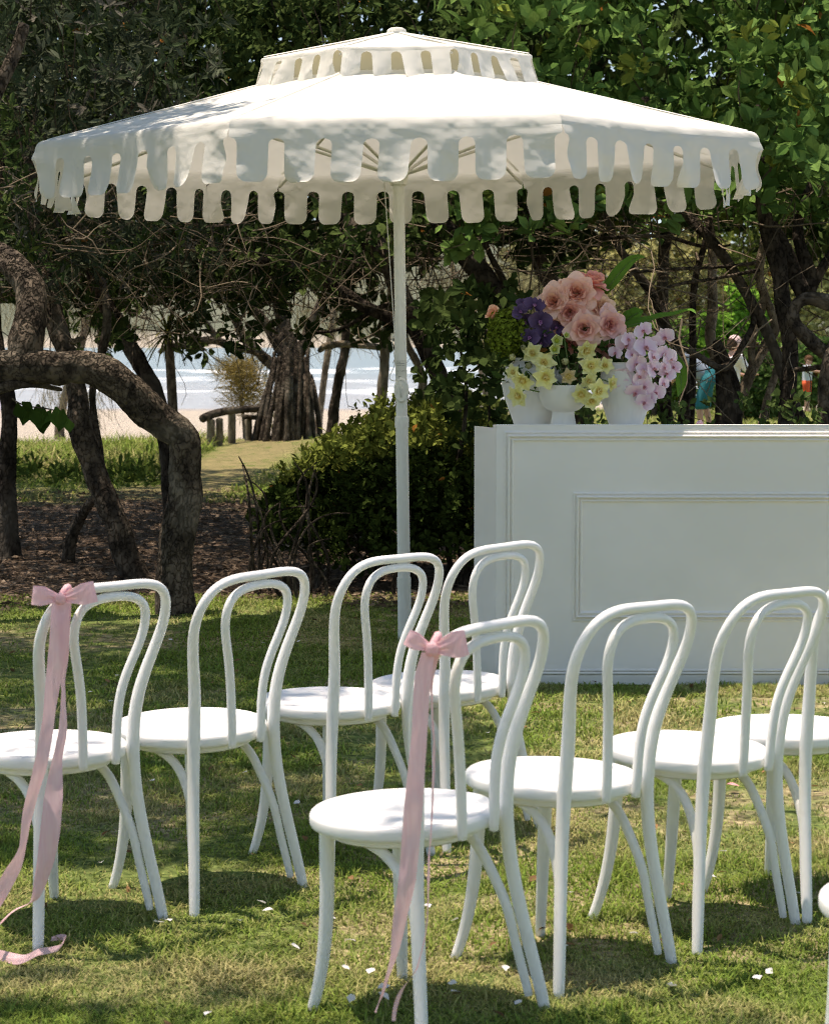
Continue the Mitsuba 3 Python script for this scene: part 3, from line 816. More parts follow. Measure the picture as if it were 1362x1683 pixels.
tree('thin_stem', 'thin dark stem just left of the pale one', [
    [down(1136, 700, 14.8, 15), (1137, 620, 14.8, 13), (1138, 552, 14.8, 12), (1138, 509, 14.8, 12), (1143, 456, 14.8, 12), (1157, 403, 14.8, 11), (1168, 330, 14.8, 9)]], 'dark_bark_mat', None, 13)
t_fork = tree('forked_tree', 'sunlit trunk with bare pale fork in the middle of the right thicket', [
    [down(1205, 700, 14.4, 34), (1212, 664, 14.4, 22), (1223, 637, 14.4, 19), (1237, 605, 14.4, 19), (1256, 571, 14.4, 19), (1274, 536, 14.4, 17), (1262, 500, 14.4, 15), (1248, 451, 14.4, 15), (1254, 403, 14.4, 15), (1262, 340, 14.5, 13), (1280, 200, 14.5, 10)],
    [(1240, 600, 14.4, 14), (1240, 545, 14.4, 13), (1254, 499, 14.4, 13), (1244, 455, 14.4, 12)]], 'pale_bark_mat', (1.9, 15.5, 3.4), 14)
tree('dark_sapling', 'dark stem leaning left beside the big upright leaf', [
    [down(1140, 700, 14.6, 26), (1125, 640, 14.6, 22), (1110, 565, 14.6, 17), (1093, 531, 14.6, 17), (1076, 493, 14.6, 17), (1053, 458, 14.6, 16), (1025, 420, 14.6, 14), (1000, 370, 14.6, 12), (985, 250, 14.6, 10)]], 'dark_bark_mat', None, 15)
t_up = tree('upright_tree', 'dark upright trunk behind the big green leaf', [
    [down(1092, 700, 15.8, 30), (1090, 600, 15.8, 22), (1087, 499, 15.8, 21), (1088, 456, 15.8, 20), (1091, 403, 15.8, 20), (1100, 330, 15.8, 18), (1110, 200, 15.8, 14)]], 'dark_bark_mat', (1.5, 16.5, 3.5), 16)
tree('lichen_stem', 'short pale mottled stem in front of the orange shorts', [
    [down(1250, 712, 13.9, 18), (1253, 690, 13.9, 14), (1261, 655, 13.9, 13), (1274, 616, 13.9, 13), (1284, 580, 13.9, 11)]], 'pale_bark_mat', None, 17)
tree('stump', 'broad dark stump rising behind the bar', [
    [down(1200, 720, 13.7, 60), (1198, 690, 13.7, 48), (1196, 640, 13.7, 44), (1190, 606, 13.7, 34), (1178, 560, 13.7, 14)]], 'dark_bark_mat', None, 18)
tree('side_trunk', 'rough brown trunk at the lower right corner of the thicket', [
    [down(1362, 720, 12.3, 46), (1360, 690, 12.3, 34), (1358, 640, 12.3, 28), (1362, 590, 12.3, 22), (1390, 540, 12.4, 18)]], 'bark_mat', None, 19)
for i, (lab, l) in enumerate((
        ('thin branch crossing in front of the child in orange shorts', [(1300, 606, 13.0, 8), (1325, 606, 12.8, 9), (1345, 603, 12.7, 8), (1366, 598, 12.6, 9)]),
        ('long thin branch reaching right from the parasol fringe', [(985, 391, 13.6, 7), (1040, 388, 13.6, 7), (1100, 390, 13.6, 7), (1150, 404, 13.7, 6), (1200, 402, 13.7, 4)]),
        ('long bare twig crossing above the big green leaf', [(1030, 452, 13.5, 6), (1080, 443, 13.5, 6), (1127, 441, 13.5, 6), (1185, 438, 13.5, 6), (1240, 432, 13.6, 7)]),
        ('bowed bare twig crossing above the calla leaf', [(1085, 478, 13.4, 5), (1110, 468, 13.4, 5), (1159, 460, 13.4, 6), (1205, 452, 13.4, 6), (1246, 444, 13.5, 7)]))):
    single('branch', limb(l, seed=90 + i, sides=8), 'bark_mat', lab, 'branch', smooth=True)

# ---- banyan like tree with prop roots, and the stems behind the hedge
key = tree('prop_root_tree', 'tree standing on a bundle of prop roots beside the log rail', [
    [(470, 740, 30, 60), (476, 690, 30, 56), (480, 640, 30, 50), (478, 590, 30, 46), (470, 550, 30, 30), (455, 500, 30, 20), (440, 440, 30, 16), (430, 360, 30, 12)],
    [(452, 604, 29.9, 20), (439, 592, 29.9, 19), (420, 574, 29.8, 17), (401, 552, 29.8, 17), (386, 522, 29.8, 16), (376, 496, 29.8, 14), (360, 440, 29.8, 12)],
    [(420, 578, 29.8, 16), (408, 574, 29.7, 15), (380, 570, 29.7, 15), (354, 559, 29.6, 14), (330, 562, 29.6, 15), (307, 568, 29.6, 14), (285, 568, 29.6, 11), (262, 580, 29.6, 8)],
    [(468, 580, 30, 24), (452, 556, 30, 20), (436, 530, 30, 19), (418, 510, 30, 18), (392, 486, 30, 15), (370, 440, 30, 12)],
    [(494, 580, 30, 24), (505, 549, 30, 20), (521, 512, 30, 18), (534, 480, 30, 14), (545, 430, 30, 12)],
    [(354, 559, 29.6, 12), (345, 540, 29.6, 10), (330, 520, 29.6, 8), (322, 495, 29.6, 7)]], 'bark_mat', (-2.0, 30, 4.2), 20)
r0 = np.random.default_rng(8)
for i in range(19):
    b = 412 + 116 * (i + .5) / 19 + r0.uniform(-4, 4)
    t = 446 + 66 * (i + .5) / 19 + r0.uniform(-8, 8)
    dd = 29.6 - .5 * math.sin(math.pi * (i + .5) / 19) + r0.uniform(-.15, .15)
    yt = 585 + r0.uniform(-25, 45)
    part('prop_root', limb([(b, 728 + r0.uniform(-2, 12), dd, 14), (b + (t - b) * .25, 690, dd + .05, r0.uniform(8, 12)), (b + (t - b) * .6 + r0.uniform(-3, 3), 640, dd + .15, r0.uniform(7, 11)), (t, yt, dd + .3, 7)], seed=200 + i, sides=9, knob=.06), 'bark_mat', key, True)
tree('beach_stem', 'dark straight stem before the surf, right of the prop roots', [
    [down(545, 690, 25.5, 26), (550, 660, 25.5, 18), (557, 620, 25.5, 17), (566, 582, 25.5, 17), (568, 540, 25.5, 15), (566, 500, 25.5, 14), (572, 430, 25.5, 12), (580, 330, 25.5, 10)]], 'dark_bark_mat', (-.7, 25.5, 4.3), 21)
tree('beach_stem', 'pale stem with a level side branch, just left of the pole', [
    [down(624, 700, 24.5, 24), (628, 640, 24.5, 19), (631, 600, 24.5, 17), (633, 565, 24.5, 17), (638, 530, 24.5, 17), (643, 480, 24.5, 15), (650, 400, 24.5, 12)],
    [(630, 572, 24.5, 11), (600, 568, 24.4, 12), (573, 566, 24.4, 12), (548, 566, 24.3, 12), (530, 571, 24.3, 11), (524, 578, 24.3, 8)],
    [(600, 568, 24.4, 4), (585, 562, 24.4, 4), (610, 552, 24.4, 4), (628, 540, 24.4, 3)]], 'pale_bark_mat', (.3, 25.0, 4.3), 22)
tree('beach_stem', 'pale crooked stem just right of the pole, above the hedge', [
    [down(700, 700, 22.5, 20), (694, 640, 22.5, 16), (690, 605, 22.5, 14), (676, 580, 22.5, 13), (668, 560, 22.5, 12), (672, 500, 22.5, 11)]], 'pale_bark_mat', None, 23)

# ---- foliage of the canopy: whorls of leaves on twigs, shared out between the trees
crng = np.random.default_rng(33)
N = 40000
cy = 11.6 + 13.5 * crng.random(N) ** 1.5
cx = (crng.random(N) * 2 - 1) * (.215 * cy + 1.1)
cz = 1.75 + crng.random(N) ** .9 * (2.0 + .2 * (cy - 11))
P3 = np.stack([cx, cy, cz], 1)
rel = cx / cy
front = 12.0 + .85 * np.clip(cz - 2.3, 0, 3) + (mfbm(np.stack([cx * .9, cz * .9, 0 * cx], 1), 2, 4) - .5) * 1.2
front = np.where((cz < 3.3) & (abs(cx + .08) < 2.1), np.maximum(front, 12.85), front)
front = np.where(cx > 1.75, front - .5, front)
k_ = np.interp(rel, [-.19, -.08, 0, .06, .09, .19], [0.021, .020, .028, .042, .052, .050])
bottom = EYE + cy * k_ + (mfbm(P3 * [.9, .5, 0], 2, 6) - .5) * .75
clump = mfbm(P3 * 1.15, 2, 12)
keep = (cy > front) & (cz > bottom) & (clump > .40)
sunhole = (abs(cy - (13.35 + .03 * (cz - 1.1))) < .5) & (cx > -1.15) & (cx < .12) & (mfbm(P3 * [2.2, 2.2, .5], 2, 55) < .6)
keep &= ~sunhole
gap = mfbm(P3 * [.55, .55, .2], 2, 31)
keep &= ~((gap > .63) & (cy > 13.2))
P3 = P3[keep]
# sprays of leaves hanging into the gap before the sea
n = 900
d_ = crng.uniform(15.0, 21.0, n)
sx_, sy_ = crng.uniform(40, 660, n), 430 + 150 * crng.random(n) ** 1.6
Q = np.stack([at(a, b, c) for a, b, c in zip(sx_, sy_, d_)])
Q = Q[mfbm(Q * [2.2, .9, 2.6], 2, 40) > .59]
P3 = np.vstack([P3, Q])
# an overhanging bough that dapples the parasol's left side and the grass before it
ob = []
for (x, y, z, r, n) in ((-2.1, 9.75, 5.6, .34, 60), (-1.75, 10.25, 5.6, .2, 26), (-2.6, 10.2, 5.6, .4, 60), (-2.75, 9.5, 5.7, .4, 60),
                        (-2.0, 5.2, 5.1, .28, 22), (-1.7, 4.8, 5.2, .25, 20), (-1.35, 4.6, 5.2, .25, 18), (-.95, 4.85, 5.3, .16, 12), (-.6, 4.7, 5.3, .16, 10), (-2.2, 4.5, 5.0, .35, 30), (-.3, 7.1, 5.2, .12, 7)):
    q = crng.normal(0, 1, (int(n * 1.7), 3)) * [r, r, r * .45]
    ob.append(q + [x, y, z])
    
n = 15000
q = np.stack([crng.uniform(-8.2, -.95, n), crng.uniform(6.3, 11.6, n), crng.uniform(4.5, 6.2, n)], 1)
lim = -.8 - .9 * np.clip((7.0 - q[:, 1]) / .7, 0, 1) - 1.0 * np.clip((q[:, 1] - 8.7) / .5, 0, 1)
cl = mfbm(q * [1.5, 1.5, .3], 3, 17)
q = q[(q[:, 0] < lim + .35 * (mfbm(q * 1.5, 2, 3) - .4)) & (cl > np.where(q[:, 1] > 9, .53, .38))]
ob.append(q)
ob = np.vstack(ob)
P3 = np.vstack([P3, ob])
names_ = list(TREES)
centres = np.array([TREES[k] for k in names_])
near_ = np.array([k != 'prop_root_tree' and not k.startswith('beach') for k in names_])
wob = P3 + (np.stack([mfbm(P3 * .9, 2, s) for s in (1, 2, 3)], 1) - .5) * 1.2
D2 = ((wob[:, None] - centres[None]) ** 2 * [1, .8, .3]).sum(-1)
D2[:, ~near_] += 60
own = D2.argmin(1)
own[-len(ob):] = names_.index('gnarled_tree')

thin('leaf_mat', VC, .30, .2)
thin('dull_leaf_mat', VC, .55, .4)
LEAF_N = 0


def whorls(C, rg, kmin, kmax, L, W, cols, spread=(.45, 1.25), upbias=.6, jit=.35, toward=.85):
    """leaf positions of whorls at C; cols: (n, 3) base colour of each whorl"""
    n = len(C)
    ax = unit(rg.normal(0, 1, (n, 3)) * [.8, .8, .5] + [0, -toward, upbias])
    k = rg.integers(kmin, kmax + 1, n)
    idx = np.repeat(np.arange(n), k)
    m = len(idx)
    A = ax[idx]
    t1 = unit(np.cross(A, rg.normal(0, 1, (m, 3))))
    th = rg.uniform(*spread, m)[:, None]
    d = A * np.cos(th) + t1 * np.sin(th)
    nr = A * np.sin(th) - t1 * np.cos(th) + rg.normal(0, .25, (m, 3))
    base = C[idx] - A * rg.uniform(0, .05, m)[:, None] + rg.normal(0, .012, (m, 3)) + d * .01
    l = L * rg.uniform(.65, 1.25, m)
    w = W * rg.uniform(.75, 1.2, m) * l / L
    col = cols[idx] * rg.uniform(.7, 1.35, (m, 1))
    old = rg.random(m) < .003
    col[old] = [.30, .13, .03]
    return base, d, nr, l, w, col, idx, ax


def leaf_cols(n, rg, kind):
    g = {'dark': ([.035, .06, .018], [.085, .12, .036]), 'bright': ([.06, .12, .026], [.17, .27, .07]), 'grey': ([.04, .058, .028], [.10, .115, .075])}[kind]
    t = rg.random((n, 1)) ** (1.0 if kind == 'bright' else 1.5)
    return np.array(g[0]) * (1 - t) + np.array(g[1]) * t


def stems_to(C, ax, centre, rg, frac, length=(.12, .4), r=.0035):
    """short twigs carrying the whorls"""
    sel = rg.random(len(C)) < frac
    ms, cs = [], []
    for c, a in zip(C[sel], ax[sel]):
        b = c - a * rg.uniform(*length) + rg.normal(0, .06, 3) + [0, .05, -.02]
        mid = (c + b) / 2 + rg.normal(0, .025, 3)
        m = tube(np.array([b, mid, c]), np.array([r * 1.5, r * 1.2, r * .7]), 4, False)
        ms.append(m)
        cs.append(np.repeat([np.array([.075, .058, .04]) * rg.uniform(.6, 1.6)], len(m.vertices), 0))
    return (cat(ms), np.vstack(cs)) if ms else (None, None)


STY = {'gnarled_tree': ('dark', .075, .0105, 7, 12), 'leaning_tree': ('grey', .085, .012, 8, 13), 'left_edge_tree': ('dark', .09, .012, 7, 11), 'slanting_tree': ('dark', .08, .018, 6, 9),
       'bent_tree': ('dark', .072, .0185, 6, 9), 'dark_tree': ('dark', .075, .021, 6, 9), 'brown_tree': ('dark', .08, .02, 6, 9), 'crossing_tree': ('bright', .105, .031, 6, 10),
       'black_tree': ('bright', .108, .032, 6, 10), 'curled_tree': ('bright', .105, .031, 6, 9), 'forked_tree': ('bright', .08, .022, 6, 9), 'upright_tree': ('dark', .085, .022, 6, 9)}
hero = {}
for i, k in enumerate(names_):
    if k not in STY: continue
    C = P3[own == i]
    if not len(C): continue
    rg = np.random.default_rng(100 + i)
    kind, L, W, k0, k1 = STY[k]
    far = (C[:, 1] > 15.5) | ((C[:, 2] > 4.4) & (C[:, 1] < 11.7))
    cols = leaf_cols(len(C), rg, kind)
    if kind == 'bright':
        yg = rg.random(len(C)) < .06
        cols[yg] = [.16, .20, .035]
    if k in ('gnarled_tree', 'leaning_tree'):
        yg = rg.random(len(C)) < .10
        cols[yg] = [.13, .125, .10]
    Lw = np.where(far, 1.5, 1.0)
    outs = []
    for sel, sc, kk in ((~far, 1.0, (k0, k1)), (far, 1.7, (5, 7))):
        if sel.any():
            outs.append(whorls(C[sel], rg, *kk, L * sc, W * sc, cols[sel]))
    base, d, nr, l, w, col, idx, ax = outs[0]
    near = np.zeros(len(base), bool)
    if k in ('black_tree', 'crossing_tree', 'gnarled_tree', 'curled_tree'):
        vis = (abs(681 + F * base[:, 0] / base[:, 1] - 681) < 690) & (558 - F * (base[:, 2] - EYE) / base[:, 1] > -5)
        s = np.where(vis, base[:, 1] - (l > .8 * L) * .4, 99)
        near[np.argsort(s)[:90]] = True
    V = []
    for q, o in enumerate(outs):
        b, dd, nn, ll, ww, cc = o[:6]
        if q == 0:
            for h in np.nonzero(near)[0]:
                v, f = leaves(b[h:h + 1], dd[h:h + 1], nn[h:h + 1], ll[h], ww[h], .3, rg.uniform(0, .3))
                hero.setdefault(k, []).append((v, f, np.repeat(cc[h:h + 1], 8, 0)))
            b, dd, nn, ll, ww, cc = (a[~near] for a in (b, dd, nn, ll, ww, cc))
        v, f = leaves(b, dd, nn, ll, ww, .3, rg.uniform(-.05, .35, len(b)))
        V.append((v, f, np.repeat(cc, 8, 0)))
    m, c = merge(V)
    LEAF_N += len(m.faces)
    ck = part('crown', m, 'leaf_mat', k, color=c, kind='stuff')
    for v, f, c in hero.get(k, []):
        part('leaf', tm(v, f), 'leaf_mat', ck, color=c)
    m, c = stems_to(C, np.tile([0, -.3, .8], (len(C), 1)), centres[i], rg, .14)
    part('twigs', m, 'twig_mat', k, color=c, kind='stuff')

# ---- bare tangled twigs hanging under the canopy
def tangle(n, box, rg, L=(.3, 1.2), r=(.002, .006), tone=(.07, .26), droop=.2):
    ms, cs = [], []
    x0, x1, y0, y1, z0, z1 = box
    for _ in range(n):
        y = rg.uniform(y0, y1)
        p = np.array([rg.uniform(x0, x1), y, rg.uniform(z0, z1)])
        d = unit(rg.normal(0, 1, 3) * [1, .7, .55])
        s = rg.uniform(*L)
        q = [p]
        for i in range(4):
            d = unit(d + rg.normal(0, .33, 3) + [0, 0, -droop * .2])
            q.append(q[-1] + d * s / 4)
        q = np.array(q)
        rr = rg.uniform(*r)
        P, R = smooth_path(q, np.linspace(rr, rr * .4, 5), 8)
        m = tube(P, R, 4, False)
        ms.append(m)
        t = rg.uniform(*tone)
        cs.append(np.repeat([np.array([1, .8, .55]) * t], len(m.vertices), 0))
        if rg.random() < .6:
            for _ in range(2):
                j = rg.integers(2, 6)
                e = unit(P[j + 1] - P[j] + rg.normal(0, .7, 3))
                m = tube(np.array([P[j], P[j] + e * s * .12, P[j] + e * s * .25 + rg.normal(0, .02, 3)]), np.array([R[j] * .7, R[j] * .5, R[j] * .3]), 4, False)
                ms.append(m); cs.append(np.repeat([np.array([1, .8, .55]) * t], len(m.vertices), 0))
    return cat(ms), np.vstack(cs)


for k, box, n in (('gnarled_tree', (-2.8, -.9, 12.2, 15.5, 1.75, 2.35), 200), ('bent_tree', (-1.1, .5, 13.5, 18, 1.70, 2.3), 150), ('dark_tree', (0, 1.5, 13.3, 17, 1.55, 2.35), 120),
                  ('crossing_tree', (.9, 2.1, 12.6, 16.5, 1.3, 2.5), 110), ('black_tree', (1.9, 3.0, 12.2, 16, 1.3, 2.6), 90), ('prop_root_tree', (-3.4, -.6, 26, 32, 1.5, 3.0), 120), ('slanting_tree', (-2.6, -1.2, 16, 18.5, 1.55, 2.3), 90)):
    m, c = tangle(n, box, np.random.default_rng(len(k) * 3 + n))
    part('bare_twigs', m, 'twig_mat', k, color=c, kind='stuff')

def petal(L, W, cup, curl, n=6, m=6, point=0.0, ruffle=0.0, seed=0, neck=.25, tip=0.0):
    """petal in its own frame: grows along +z from the origin, its inner face towards +y... returned (n, m, 3)"""
    t = np.linspace(0, 1, n)[:, None]
    u = np.linspace(-1, 1, m)[None]
    w = W * (np.sin(np.pi * np.clip(t * (.80 - tip) + .12 + tip * .25, 0, 1)) ** .8) * (1 - point * t ** 4) * (neck + (1 - neck) * np.clip(t * 2.2, 0, 1))
    x = w * u
    z = L * (t + 0 * u) * (1 - (.10 + .7 * tip) * u ** 2 * np.clip(t * 2.5 - 1, 0, 1))
    y = cup * W * u ** 2 * (.4 + .6 * t) - curl * L * t ** 2.2 + ruffle * L * np.sin(u * 5 + seed * 2.1) * t ** 2
    return np.stack([x, y + 0 * x, z], -1)


# ================================================================== UNDERGROWTH AND BACKGROUND PLANTS
def shrub(name, lab, C, rg, L, W, kk, cols, bsdf='leaf_mat', cat_='shrub', stems=None, **kw):
    key = thing(name, lab, cat_)
    b, d, nn, l, w, c, idx, ax = whorls(C, rg, *kk, L, W, cols, **kw)
    v, f = leaves(b, d, nn, l, w, .3, rg.uniform(0, .3, len(b)))
    part('foliage', tm(v, f), bsdf, key, color=np.repeat(c, 8, 0), kind='stuff')
    if stems is not None:
        for s in stems: part('stem', s, 'dark_bark_mat', key, True)
    return key


hg = np.random.default_rng(51)
n = 9000
hx, hy, hz0 = hg.uniform(-1.02, .62, n), 12.75 + 1.7 * hg.random(n), hg.random(n)
top = np.interp(hx, [-1.02, -.85, -.6, -.35, -.1, .2, .45, .62], [.30, .52, .80, .98, 1.06, 1.04, .88, .5]) + (mfbm(np.stack([hx * 4.5, hy * 3, 0 * hx], 1), 3, 3) - .5) * .5
C = np.stack([hx, hy, .06 + hz0 ** .75 * (top - .06)], 1)
C = C[(mfbm(C * 3.2, 2, 8) > .46) & (C[:, 2] > .12 + .38 * np.clip(-.45 - C[:, 0], 0, 1) + .15 * hg.random(len(C)))]
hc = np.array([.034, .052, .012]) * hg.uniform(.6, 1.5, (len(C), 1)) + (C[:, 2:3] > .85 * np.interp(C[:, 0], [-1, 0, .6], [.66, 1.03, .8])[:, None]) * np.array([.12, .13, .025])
st = []
for i in range(26):
    x, y = hg.uniform(-.98, .5), hg.uniform(12.6, 13.6)
    if i < 12: x, y = hg.uniform(-1.0, -.55), hg.uniform(12.45, 12.9)
    h = hg.uniform(.35, .85)
    st.append(spl_tube([(x, y, -.03), (x + hg.normal(0, .03), y, h * .4), (x + hg.normal(0, .07), y + hg.normal(0, .05), h * .75), (x + hg.normal(0, .12), y, h)], [.013, .010, .008, .004], 14, 6))
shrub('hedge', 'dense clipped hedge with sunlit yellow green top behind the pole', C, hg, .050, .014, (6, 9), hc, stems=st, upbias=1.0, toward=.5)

bg_ = np.random.default_rng(52)
C = np.array([at(bg_.uniform(690, 870), bg_.uniform(470, 740), bg_.uniform(12.6, 13.6)) for _ in range(200)])
C = C[mfbm(C * 2.5, 2, 5) > .40]
shrub('broadleaf_shrub', 'dark shrub of broad glossy leaves between pole and flowers', C, bg_, .085, .029, (4, 7), leaf_cols(len(C), bg_, 'dark') * .85,
      stems=[spl_tube([(.25, 13.2, -.03), (.22, 13.2, .5), (.3, 13.1, 1.0), (.25, 13.1, 1.5)], [.02, .017, .013, .008], 20, 7), spl_tube([(.28, 13.2, -.03), (.4, 13.2, .5), (.45, 13.15, 1.1)], [.016, .013, .007], 16, 7)])
C = np.array([at(bg_.uniform(850, 1362), bg_.uniform(650, 725), bg_.uniform(11.2, 13.0)) for _ in range(230)])
C = C[mfbm(C * 2.2, 2, 6) > .46]
shrub('low_shrub', 'low dark undergrowth just behind the white bar', C, bg_, .05, .016, (4, 7), leaf_cols(len(C), bg_, 'dark') * 1.2,
      stems=[spl_tube([(x, 12, -.03), (x + .05, 12, .4), (x - .03, 12, .85)], [.012, .01, .006], 10, 6) for x in (.8, 1.2, 1.7, 2.1)])

# big leaves hanging at the left
key = thing('broad_leaf_sprig', 'sprig of big round leaves hanging under the gnarled limb at left', 'branch')
tw = [at(20, 655, 12.2), at(50, 668, 12.2), at(80, 672, 12.2), at(112, 690, 12.2)]
part('twig', spl_tube(tw, [.005, .0045, .004, .003], 16, 6), 'bark_mat', key, True)
for (x, y, l, w, ax_) in ((28, 662, 30, 10, -75), (44, 664, 36, 11, -100), (62, 664, 42, 15, -85), (72, 668, 46, 15, -95), (92, 668, 40, 12, -80), (104, 672, 38, 11, -100), (52, 672, 30, 10, -60), (84, 674, 26, 9, -120), (112, 688, 24, 8, -85), (36, 660, 24, 8, -40)):
    a = math.radians(ax_)
    ax3 = unit(np.array([math.cos(a), bg_.uniform(-.2, .2), math.sin(a)]))
    nr3 = unit(np.cross(ax3, np.cross([bg_.uniform(-.5, .5), -1, .3], ax3)))
    G = petal(l * mpp(12.2), w * mpp(12.2) * 1.15, .3, .12, 9, 7, .35, .04, x)
    part('leaf', grid(at(x, y, 12.2 + bg_.uniform(-.06, .06)) + G @ np.stack([np.cross(nr3, ax3), nr3, ax3])), 'leaf_mat', key, True, color=np.repeat([np.array([.05, .095, .02]) * bg_.uniform(.6, 1.6)], 63, 0))

# pandanus head
key = thing('pandanus', 'spiky rosette of long strap leaves left of the sea view', 'plant')
pc = at(276, 548, 19.0)
part('trunk', spl_tube([pc + [.0, .25, -2.0], pc + [.02, .18, -.8], pc + [0, .04, -.05]], [.05, .045, .04], 16, 8), 'pale_bark_mat', key, True)
pg = np.random.default_rng(6)
for i in range(64):
    th, el = pg.uniform(0, 6.283), pg.uniform(-.5, 1.2)
    d = np.array([math.cos(th) * math.cos(el), math.sin(th) * math.cos(el) * .8, math.sin(el)])
    l = pg.uniform(.32, .5)
    t = np.linspace(0, 1, 7)
    P = pc + (l * t)[:, None] * d + np.array([0, 0, -1.0]) * (l * .42 * t ** 2.2)[:, None]
    s = unit(np.cross(d, [0, 0, 1.0]))
    w = .0115 * (1 - t ** 2) + .001
    G = np.stack([P - s * w[:, None], P - np.array([0, 0, .006]) * (1 - t[:, None]), P + s * w[:, None]], 1)
    part('leaf', grid(G), 'leaf_mat', key, color=np.repeat([np.array([.10, .12, .025]) * pg.uniform(.45, 1.6) + (np.array([.12, .08, .02]) if i % 6 == 0 else 0)], 21, 0))


def casuarina(lab, base, crowns, rg, col, n, stems, length=(.25, .6), up=0.0):
    key = thing('casuarina', lab, 'tree')
    for s in stems:
        part('trunk', limb(s, seed=int(base[0]), sides=8, knob=.06), 'pale_bark_mat', key, True)
    for (x, y, d, rx, rz, m) in crowns:
        c = at(x, y, d)
        o = rg.normal(0, 1, (m, 3))
        o = unit(o) * rg.random((m, 1)) ** .5 * [rx * mpp(d), rx * mpp(d) * .8, rz * mpp(d)]
        cl = mfbm((c + o) * [2.5, 2.5, 1.2], 2, 4) > .47
        o = o[cl]; m = len(o)
        dr_ = unit(np.stack([rg.normal(0, .35, m), rg.normal(0, .35, m), -1 + up * 2 + rg.normal(0, .2, m)], 1))
        v, f = leaves(c + o, dr_, np.tile([0, -1.0, .2], (m, 1)) + rg.normal(0, .3, (m, 3)), rg.uniform(*length, m), .0045 + 0 * o[:, 0], .2, rg.uniform(-.15, .15, m) - up * .5)
        part('foliage', tm(v, f), 'dull_leaf_mat', key, color=np.repeat(np.array(col) * rg.uniform(.5, 1.4, (m, 1)), 8, 0), kind='stuff')
    return key


cg = np.random.default_rng(9)
casuarina('golden wispy casuarina sapling behind the log rail', (400, 31), [(405, 640, 31, 40, 50, 1500), (385, 612, 31, 38, 26, 700)], cg, (.34, .27, .10), 0, [[down(405, 745, 31, 9), (400, 690, 31, 6), (396, 640, 31, 5), (392, 590, 31, 3)]], (.12, .32), .55)
casuarina('pale drooping casuarina at far left over the beach', (120, 36), [(60, 470, 36, 110, 90, 1100), (170, 480, 37, 110, 100, 900), (120, 640, 36, 70, 55, 400)], cg, (.24, .215, .12), 0, [[down(100, 730, 36, 20), (110, 640, 36, 14), (140, 540, 36, 14), (120, 430, 36, 10)], [(120, 600, 36, 11), (90, 530, 36, 10), (50, 470, 36, 7)]])
casuarina('drooping casuarina behind the prop root tree', (560, 34), [(560, 470, 34, 120, 85, 900), (470, 500, 34, 60, 70, 250), (440, 640, 33, 16, 60, 160)], cg, (.24, .22, .10), 0, [[down(520, 735, 34, 16), (530, 640, 34, 12), (545, 540, 34, 12), (560, 450, 34, 9)]])
casuarina('drooping casuarina seen between pole and roses', (750, 40), [(740, 450, 40, 130, 100, 1500), (880, 480, 41, 100, 90, 900)], cg, (.24, .21, .11), 0, [[down(800, 700, 40, 18), (790, 600, 40, 13), (760, 500, 40, 12), (740, 420, 40, 9)]])

bush_rg = np.random.default_rng(71)
for (lab, x, y, d, rx, ry, n, L, col) in (
        ('pale dry scrub bank far behind the bouquet', 930, 520, 56, 150, 170, 2600, .22, (.17, .165, .08)),
        ('straw coloured scrub behind the bare twigs', 1080, 500, 54, 130, 190, 3000, .20, (.21, .20, .08)),
        ('sunlit yellow green scrub behind the thicket', 1230, 470, 56, 150, 220, 3600, .20, (.17, .20, .05)),
        ('tall pale scrub at the right edge', 1370, 450, 54, 120, 230, 3000, .2, (.18, .19, .07)),
        ('bright green broad leaved bush between the stems', 1200, 560, 44, 75, 90, 1500, .20, (.10, .19, .025)),
        ('dark green bush behind the white capped person', 1230, 640, 41, 80, 60, 1500, .14, (.045, .075, .02)),
        ('green creeper bush behind the child', 1345, 615, 49, 60, 60, 1200, .18, (.05, .09, .022)),
        ('bright leafy bush left of the stooping person', 1085, 600, 43, 50, 80, 1000, .18, (.09, .15, .03)),
        ('sea side bush behind the hedge top', 760, 700, 30, 90, 60, 1200, .1, (.06, .075, .02))):
    c = at(x, y, d)
    k = unit(bush_rg.normal(0, 1, (n, 3))) * bush_rg.random((n, 1)) ** .4 * [rx * mpp(d), rx * mpp(d) * .55, ry * mpp(d)]
    C = c + k
    C = C[(C[:, 2] > -.3) & (mfbm(C * .9, 3, 5) > .42)]
    key = thing('bush', lab, 'bush')
    b, dd, nn, l, w, cc, idx, ax = whorls(C, bush_rg, 3, 5, L, L * .26, np.tile(np.array(col) * 1.7, (len(C), 1)), upbias=1.2, toward=1.0)
    v, f = leaves(b, dd, nn, l, w, .3, .2)
    part('foliage', tm(v, f), 'dull_leaf_mat', key, color=np.repeat(cc, 8, 0), kind='stuff')
    for j in range(3):
        q = c + np.array([bush_rg.uniform(-.6, .6) * rx * mpp(d), bush_rg.uniform(-.3, .3), 0])
        part('stem', spl_tube([(q[0], q[1], -.4), (q[0] + .1, q[1], c[2] * .5), (q[0] + bush_rg.normal(0, .3), q[1], c[2] + ry * mpp(d) * .4)], [.07, .05, .02], 10, 6), 'bark_mat', key, True)

# weeds on the sunny bank
C = np.array([at(x, y, d) for x, y, d in zip(bg_.uniform(20, 280, 130), bg_.uniform(735, 800, 130), bg_.uniform(22, 27, 130))])
C[:, 2] = ground_z(C[:, 0], C[:, 1]) + bg_.uniform(.0, .10, len(C))
o = whorls(C, bg_, 6, 10, .12, .02, np.tile([.075, .11, .025], (len(C), 1)), upbias=1.0)
single('weeds', tm(*leaves(*o[:5], .3, .2)), 'leaf_mat', 'bright green weeds on the sunny bank at left', 'weeds', kind='stuff', color=np.repeat(o[5], 8, 0))

